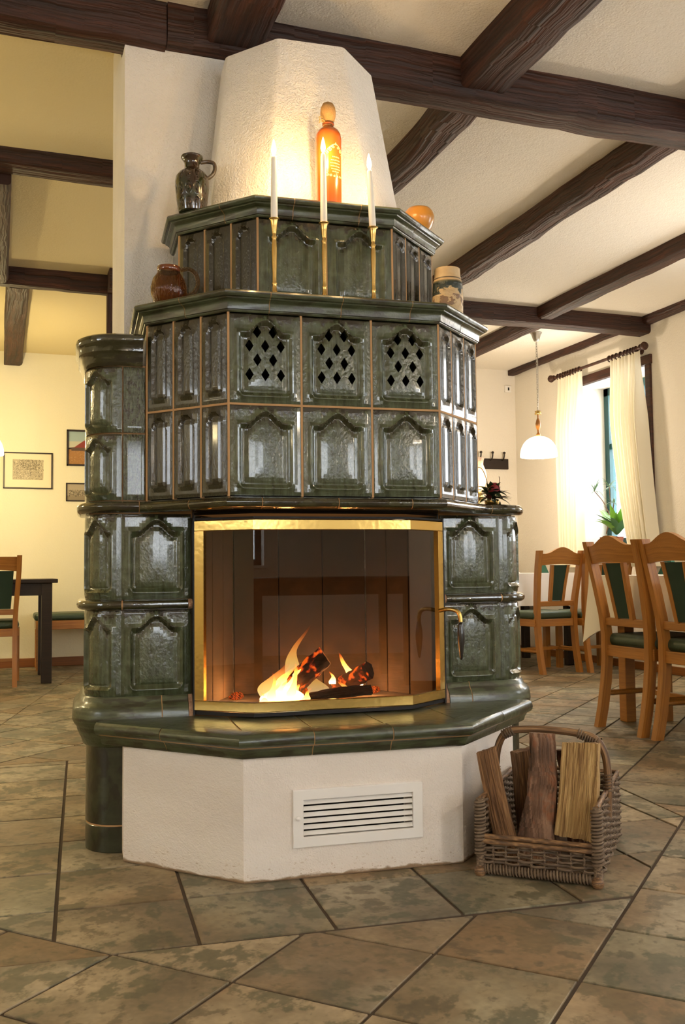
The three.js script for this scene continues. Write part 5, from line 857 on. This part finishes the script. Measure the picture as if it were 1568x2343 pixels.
// ---------------------------------------------------------------- window dressing
{
  const rod = thing('curtain_rod', 'dark turned wooden curtain rod above the window', 'curtain rod', [XR - 0.085, 2.485, -6.7]);
  mesh('rod', bar([0, 0, -0.60], [0, 0, 0.62], 0.0125, 0.0125, 14), M.brownWood, rod);
  for (const s of [-1, 1]) { const g = lathe([[0, 0], [0.012, 0], [0.024, 0.006], [0.014, 0.016], [0.012, 0.022], [0.028, 0.036], [0.033, 0.052], [0.026, 0.068], [0.010, 0.078], [0.012, 0.084], [0, 0.090]], 18); g.rotateX(s * Math.PI / 2); at(g, 0, 0, s * 0.61); mesh('finial', g, M.brownWood, rod); mesh('bracket', merged([bar([0, -0.004, s * 0.52], [0.085, -0.004, s * 0.52], 0.010), at(new THREE.CylinderGeometry(0.026, 0.026, 0.012, 18).rotateZ(Math.PI / 2), 0.080, -0.004, s * 0.52)]), M.brownWood, rod); }
  const ringZ = [-0.545, -0.505, -0.462, -0.425, -0.385, -0.345, -0.305, -0.262, -0.215, 0.215, 0.262, 0.31, 0.365, 0.42, 0.46, 0.495, 0.53, 0.56];
  for (const z of ringZ) { const g = new THREE.TorusGeometry(0.023, 0.0055, 8, 18); g.rotateY(0.25); at(g, 0, -0.006, z); mesh('ring', g, M.brownWood, rod); }
  const curtain = (label, zTop, zBot, yTop, yBot, folds, ph) => { const nx = 96, ny = 40, pos = [], uv = [], idx = []; for (let j = 0; j <= ny; j++) { const t = j / ny, y = mixn(yTop, yBot, t), k = Math.pow(t, 1.7); for (let i = 0; i <= nx; i++) { const u = i / nx, z = mixn(mixn(zTop[0], zBot[0], k), mixn(zTop[1], zBot[1], k), u); const amp = 0.014 + 0.042 * sm(0.0, 0.35, t), a = u * folds * Math.PI * 2 + ph + 0.5 * Math.sin(u * 9 + t); pos.push(XR - 0.085 + amp * Math.sin(a) + 0.006 * Math.sin(a * 2.3 + t * 3), y + (j === 0 ? 0.006 * Math.sin(a) : 0), z + 0.006 * Math.cos(a)); uv.push(u, t); } } for (let j = 0; j < ny; j++) for (let i = 0; i < nx; i++) { const a = j * (nx + 1) + i; idx.push(a, a + 1, a + nx + 1, a + 1, a + nx + 2, a + nx + 1); } const g = new THREE.BufferGeometry(); g.setAttribute('position', new THREE.Float32BufferAttribute(pos, 3)); g.setAttribute('uv', new THREE.Float32BufferAttribute(uv, 2)); g.setIndex(idx); g.computeVertexNormals(); return tag(mesh('curtain', g, M.curtain), label, 'curtain', 'cream curtains'); };
  curtain('cream curtain left of the window, glowing with daylight', [-7.255, -6.90], [-7.24, -6.93], 2.462, 0.80, 7, 0.4);
  curtain('cream curtain right of the window, by the picture edge', [-6.475, -6.11], [-6.22, -5.97], 2.462, 0.80, 8, 1.3);
}
{ // plants on the sill
  const d = thing('slender_dracaena', 'thin-stemmed dracaena with narrow leaf tufts in the window', 'plant', [4.80, 0.98, -6.86]);
  const pot = (o, c, r = 0.07, h = 0.12) => { mesh('pot', lathe([[0, 0], [r * 0.72, 0], [r, h * 0.92], [r * 1.06, h * 0.92], [r * 1.06, h], [r * 0.92, h], [r * 0.86, h * 0.8], [0, h * 0.8]], 28), std({ color: new THREE.Color(c), roughness: 0.7 }), o); };
  pot(d, 0x9a5a38, 0.05, 0.07);
  const stems = [[[0, 0.1, 0], [0.0, 0.22, 0.06], [0.0, 0.36, -0.02], [0, 0.47, -0.15]], [[0, 0.1, 0], [0.01, 0.26, 0.05], [0.0, 0.38, 0.07], [0, 0.49, 0.06]], [[0, 0.1, 0], [0.0, 0.20, 0.06], [0, 0.28, 0.10], [0, 0.35, 0.12]]];
  const lm = leafMat(0x4d6a3a, 0.3);
  for (const s of stems) { mesh('stem', tube(s, 0.004, 20, 6), M.bark, d); const e = s[s.length - 1]; for (let i = 0; i < 18; i++) mesh('leaf', turned(leafGeo(rr(0.10, 0.20) * (Math.cos(i * 2.399) < -0.3 ? 0.5 : 1), 0.010, rr(0.2, 0.6)), rr(0.3, 1.9), i * 2.399, 0, e[0], e[1], e[2]), lm, d); }
  const p = thing('leafy_house_plant', 'bushy house plant with broad bright green leaves in the window', 'plant', [4.80, 0.98, -6.71]); pot(p, 0x8a4a30, 0.055, 0.07);
  const m1 = leafMat(0x6d9a30, 0.35), m2 = leafMat(0x2f5a24, 0.2);
  for (let i = 0; i < 26; i++) { const L = rr(0.20, 0.36); mesh('leaf', turned(leafGeo(L, L * 0.26, rr(0.15, 0.5), 8), rr(0.05, 0.75), i * 2.399, 0, 0.01 * Math.sin(i), 0.085, 0.01 * Math.cos(i)), i % 3 ? m1 : m2, p); }
}
// ---------------------------------------------------------------- on the walls
{
  const r = thing('coat_rack', 'dark wooden coat rack with pegs on the far wall', 'coat rack', [4.29, 1.80, ZBR]);
  mesh('board', bx(-0.31, 0.31, -0.05, 0.05, 0, 0.022, 0.004), M.darkWood, r);
  for (let i = 0; i < 5; i++) { const x = -0.26 + i * 0.125; mesh('peg', merged([tube([[x, 0.035, 0.018], [x, 0.045, 0.05], [x, 0.075, 0.066], [x, 0.095, 0.068]], 0.007, 12, 8), at(new THREE.SphereGeometry(0.013, 12, 8), x, 0.102, 0.068)]), M.darkWood, r); }
  const s = thing('wall_thermostat', 'small white wall box with dark slot near the corner', 'thermostat', [4.615, 2.535, ZBR]); mesh('case', bx(-0.035, 0.035, -0.032, 0.032, 0, 0.022, 0.005), M.whiteMetal, s); mesh('slot', bx(-0.006, 0.010, -0.014, 0.014, 0.022, 0.025, 0.001), M.blackMetal, s);
}
function picture(label, x0, x1, y0, y1, fr, draw, matBorder) {
  const o = thing('framed_picture', label, 'picture', [(x0 + x1) / 2, (y0 + y1) / 2, ZB]), w = (x1 - x0) / 2, h = (y1 - y0) / 2;
  mesh('frame', merged([bx(-w, w, h - fr, h, 0, 0.018, 0.002), bx(-w, w, -h, -h + fr, 0, 0.018, 0.002), bx(-w, -w + fr, -h, h, 0, 0.018, 0.002), bx(w - fr, w, -h, h, 0, 0.018, 0.002)]), M.darkWood, o);
  const cv = document.createElement('canvas'); cv.width = 512; cv.height = Math.round(512 * (h - fr) / (w - fr)); draw(cv.getContext('2d'), cv.width, cv.height);
  const t = new THREE.CanvasTexture(cv); t.colorSpace = THREE.SRGBColorSpace;
  const g = new THREE.PlaneGeometry(2 * (w - fr), 2 * (h - fr)); at(g, 0, 0, 0.006); mesh('print', g, phy({ map: t, roughness: 0.6 }), o);
  const gl = new THREE.PlaneGeometry(2 * (w - fr), 2 * (h - fr)); at(gl, 0, 0, 0.011); mesh('picture_glass', gl, M.clearGlass, o); return o;
}
const speck = (q, x, y, w, h, cols, n, s) => { for (let i = 0; i < n; i++) { q.fillStyle = cols[Math.floor(rr(0, cols.length))]; q.fillRect(x + rr(0, w), y + rr(0, h), rr(2, s), rr(2, s)); } };
picture('black-framed engraving with wide mat on the yellow wall', 0.0, 0.405, 1.527, 1.842, 0.011, (q, w, h) => { q.fillStyle = '#efe2c0'; q.fillRect(0, 0, w, h); q.fillStyle = '#b8ab8c'; q.fillRect(w * 0.17, h * 0.17, w * 0.66, h * 0.6); speck(q, w * 0.17, h * 0.17, w * 0.65, h * 0.58, ['#8f846c', '#cdc1a2', '#a3977c', '#d8ccae', '#786e58'], 900, 13); speck(q, w * 0.35, h * 0.17, w * 0.42, h * 0.3, ['#6f6650', '#85795f'], 200, 12); });
picture('colour photo of a red-roofed house in a dark frame', 0.522, 0.80, 1.735, 2.055, 0.016, (q, w, h) => { q.fillStyle = '#9fb4b4'; q.fillRect(0, 0, w, h * 0.5); q.fillStyle = '#c3c2ae'; q.fillRect(0, h * 0.3, w, h * 0.2); q.fillStyle = '#a8763e'; q.fillRect(0, h * 0.55, w, h * 0.45); q.fillStyle = '#8c2f26'; q.beginPath(); q.moveTo(0, h * 0.5); q.lineTo(w * 0.2, h * 0.48); q.lineTo(w * 0.55, h * 0.26); q.lineTo(w * 0.9, h * 0.45); q.lineTo(w, h * 0.5); q.fill(); q.fillStyle = '#5a4334'; q.fillRect(w * 0.1, h * 0.49, w * 0.8, h * 0.1); speck(q, 0, h * 0.6, w, h * 0.38, ['#b58a52', '#9a6c3a', '#c09a66'], 300, 16); });
picture('small brownish photo in a dark frame below the house picture', 0.518, 0.76, 1.425, 1.585, 0.009, (q, w, h) => { q.fillStyle = '#b3a58c'; q.fillRect(0, 0, w, h); q.fillStyle = '#8e8168'; q.fillRect(0, h * 0.72, w, h * 0.28); speck(q, w * 0.05, h * 0.35, w * 0.9, h * 0.4, ['#5d5442', '#7b705a', '#968a72'], 400, 26); });
// ---------------------------------------------------------------- furniture behind the photographer that the glass mirrors
tableWith('dining_table', 'dining table in the part of the room behind the photographer', [1.0, 2.2, 1.0, 1.9], M.darkWood);

scene.traverse((o) => { if (o.isMesh) { o.castShadow = true; o.receiveShadow = true; } });
renderer.render(scene, camera);
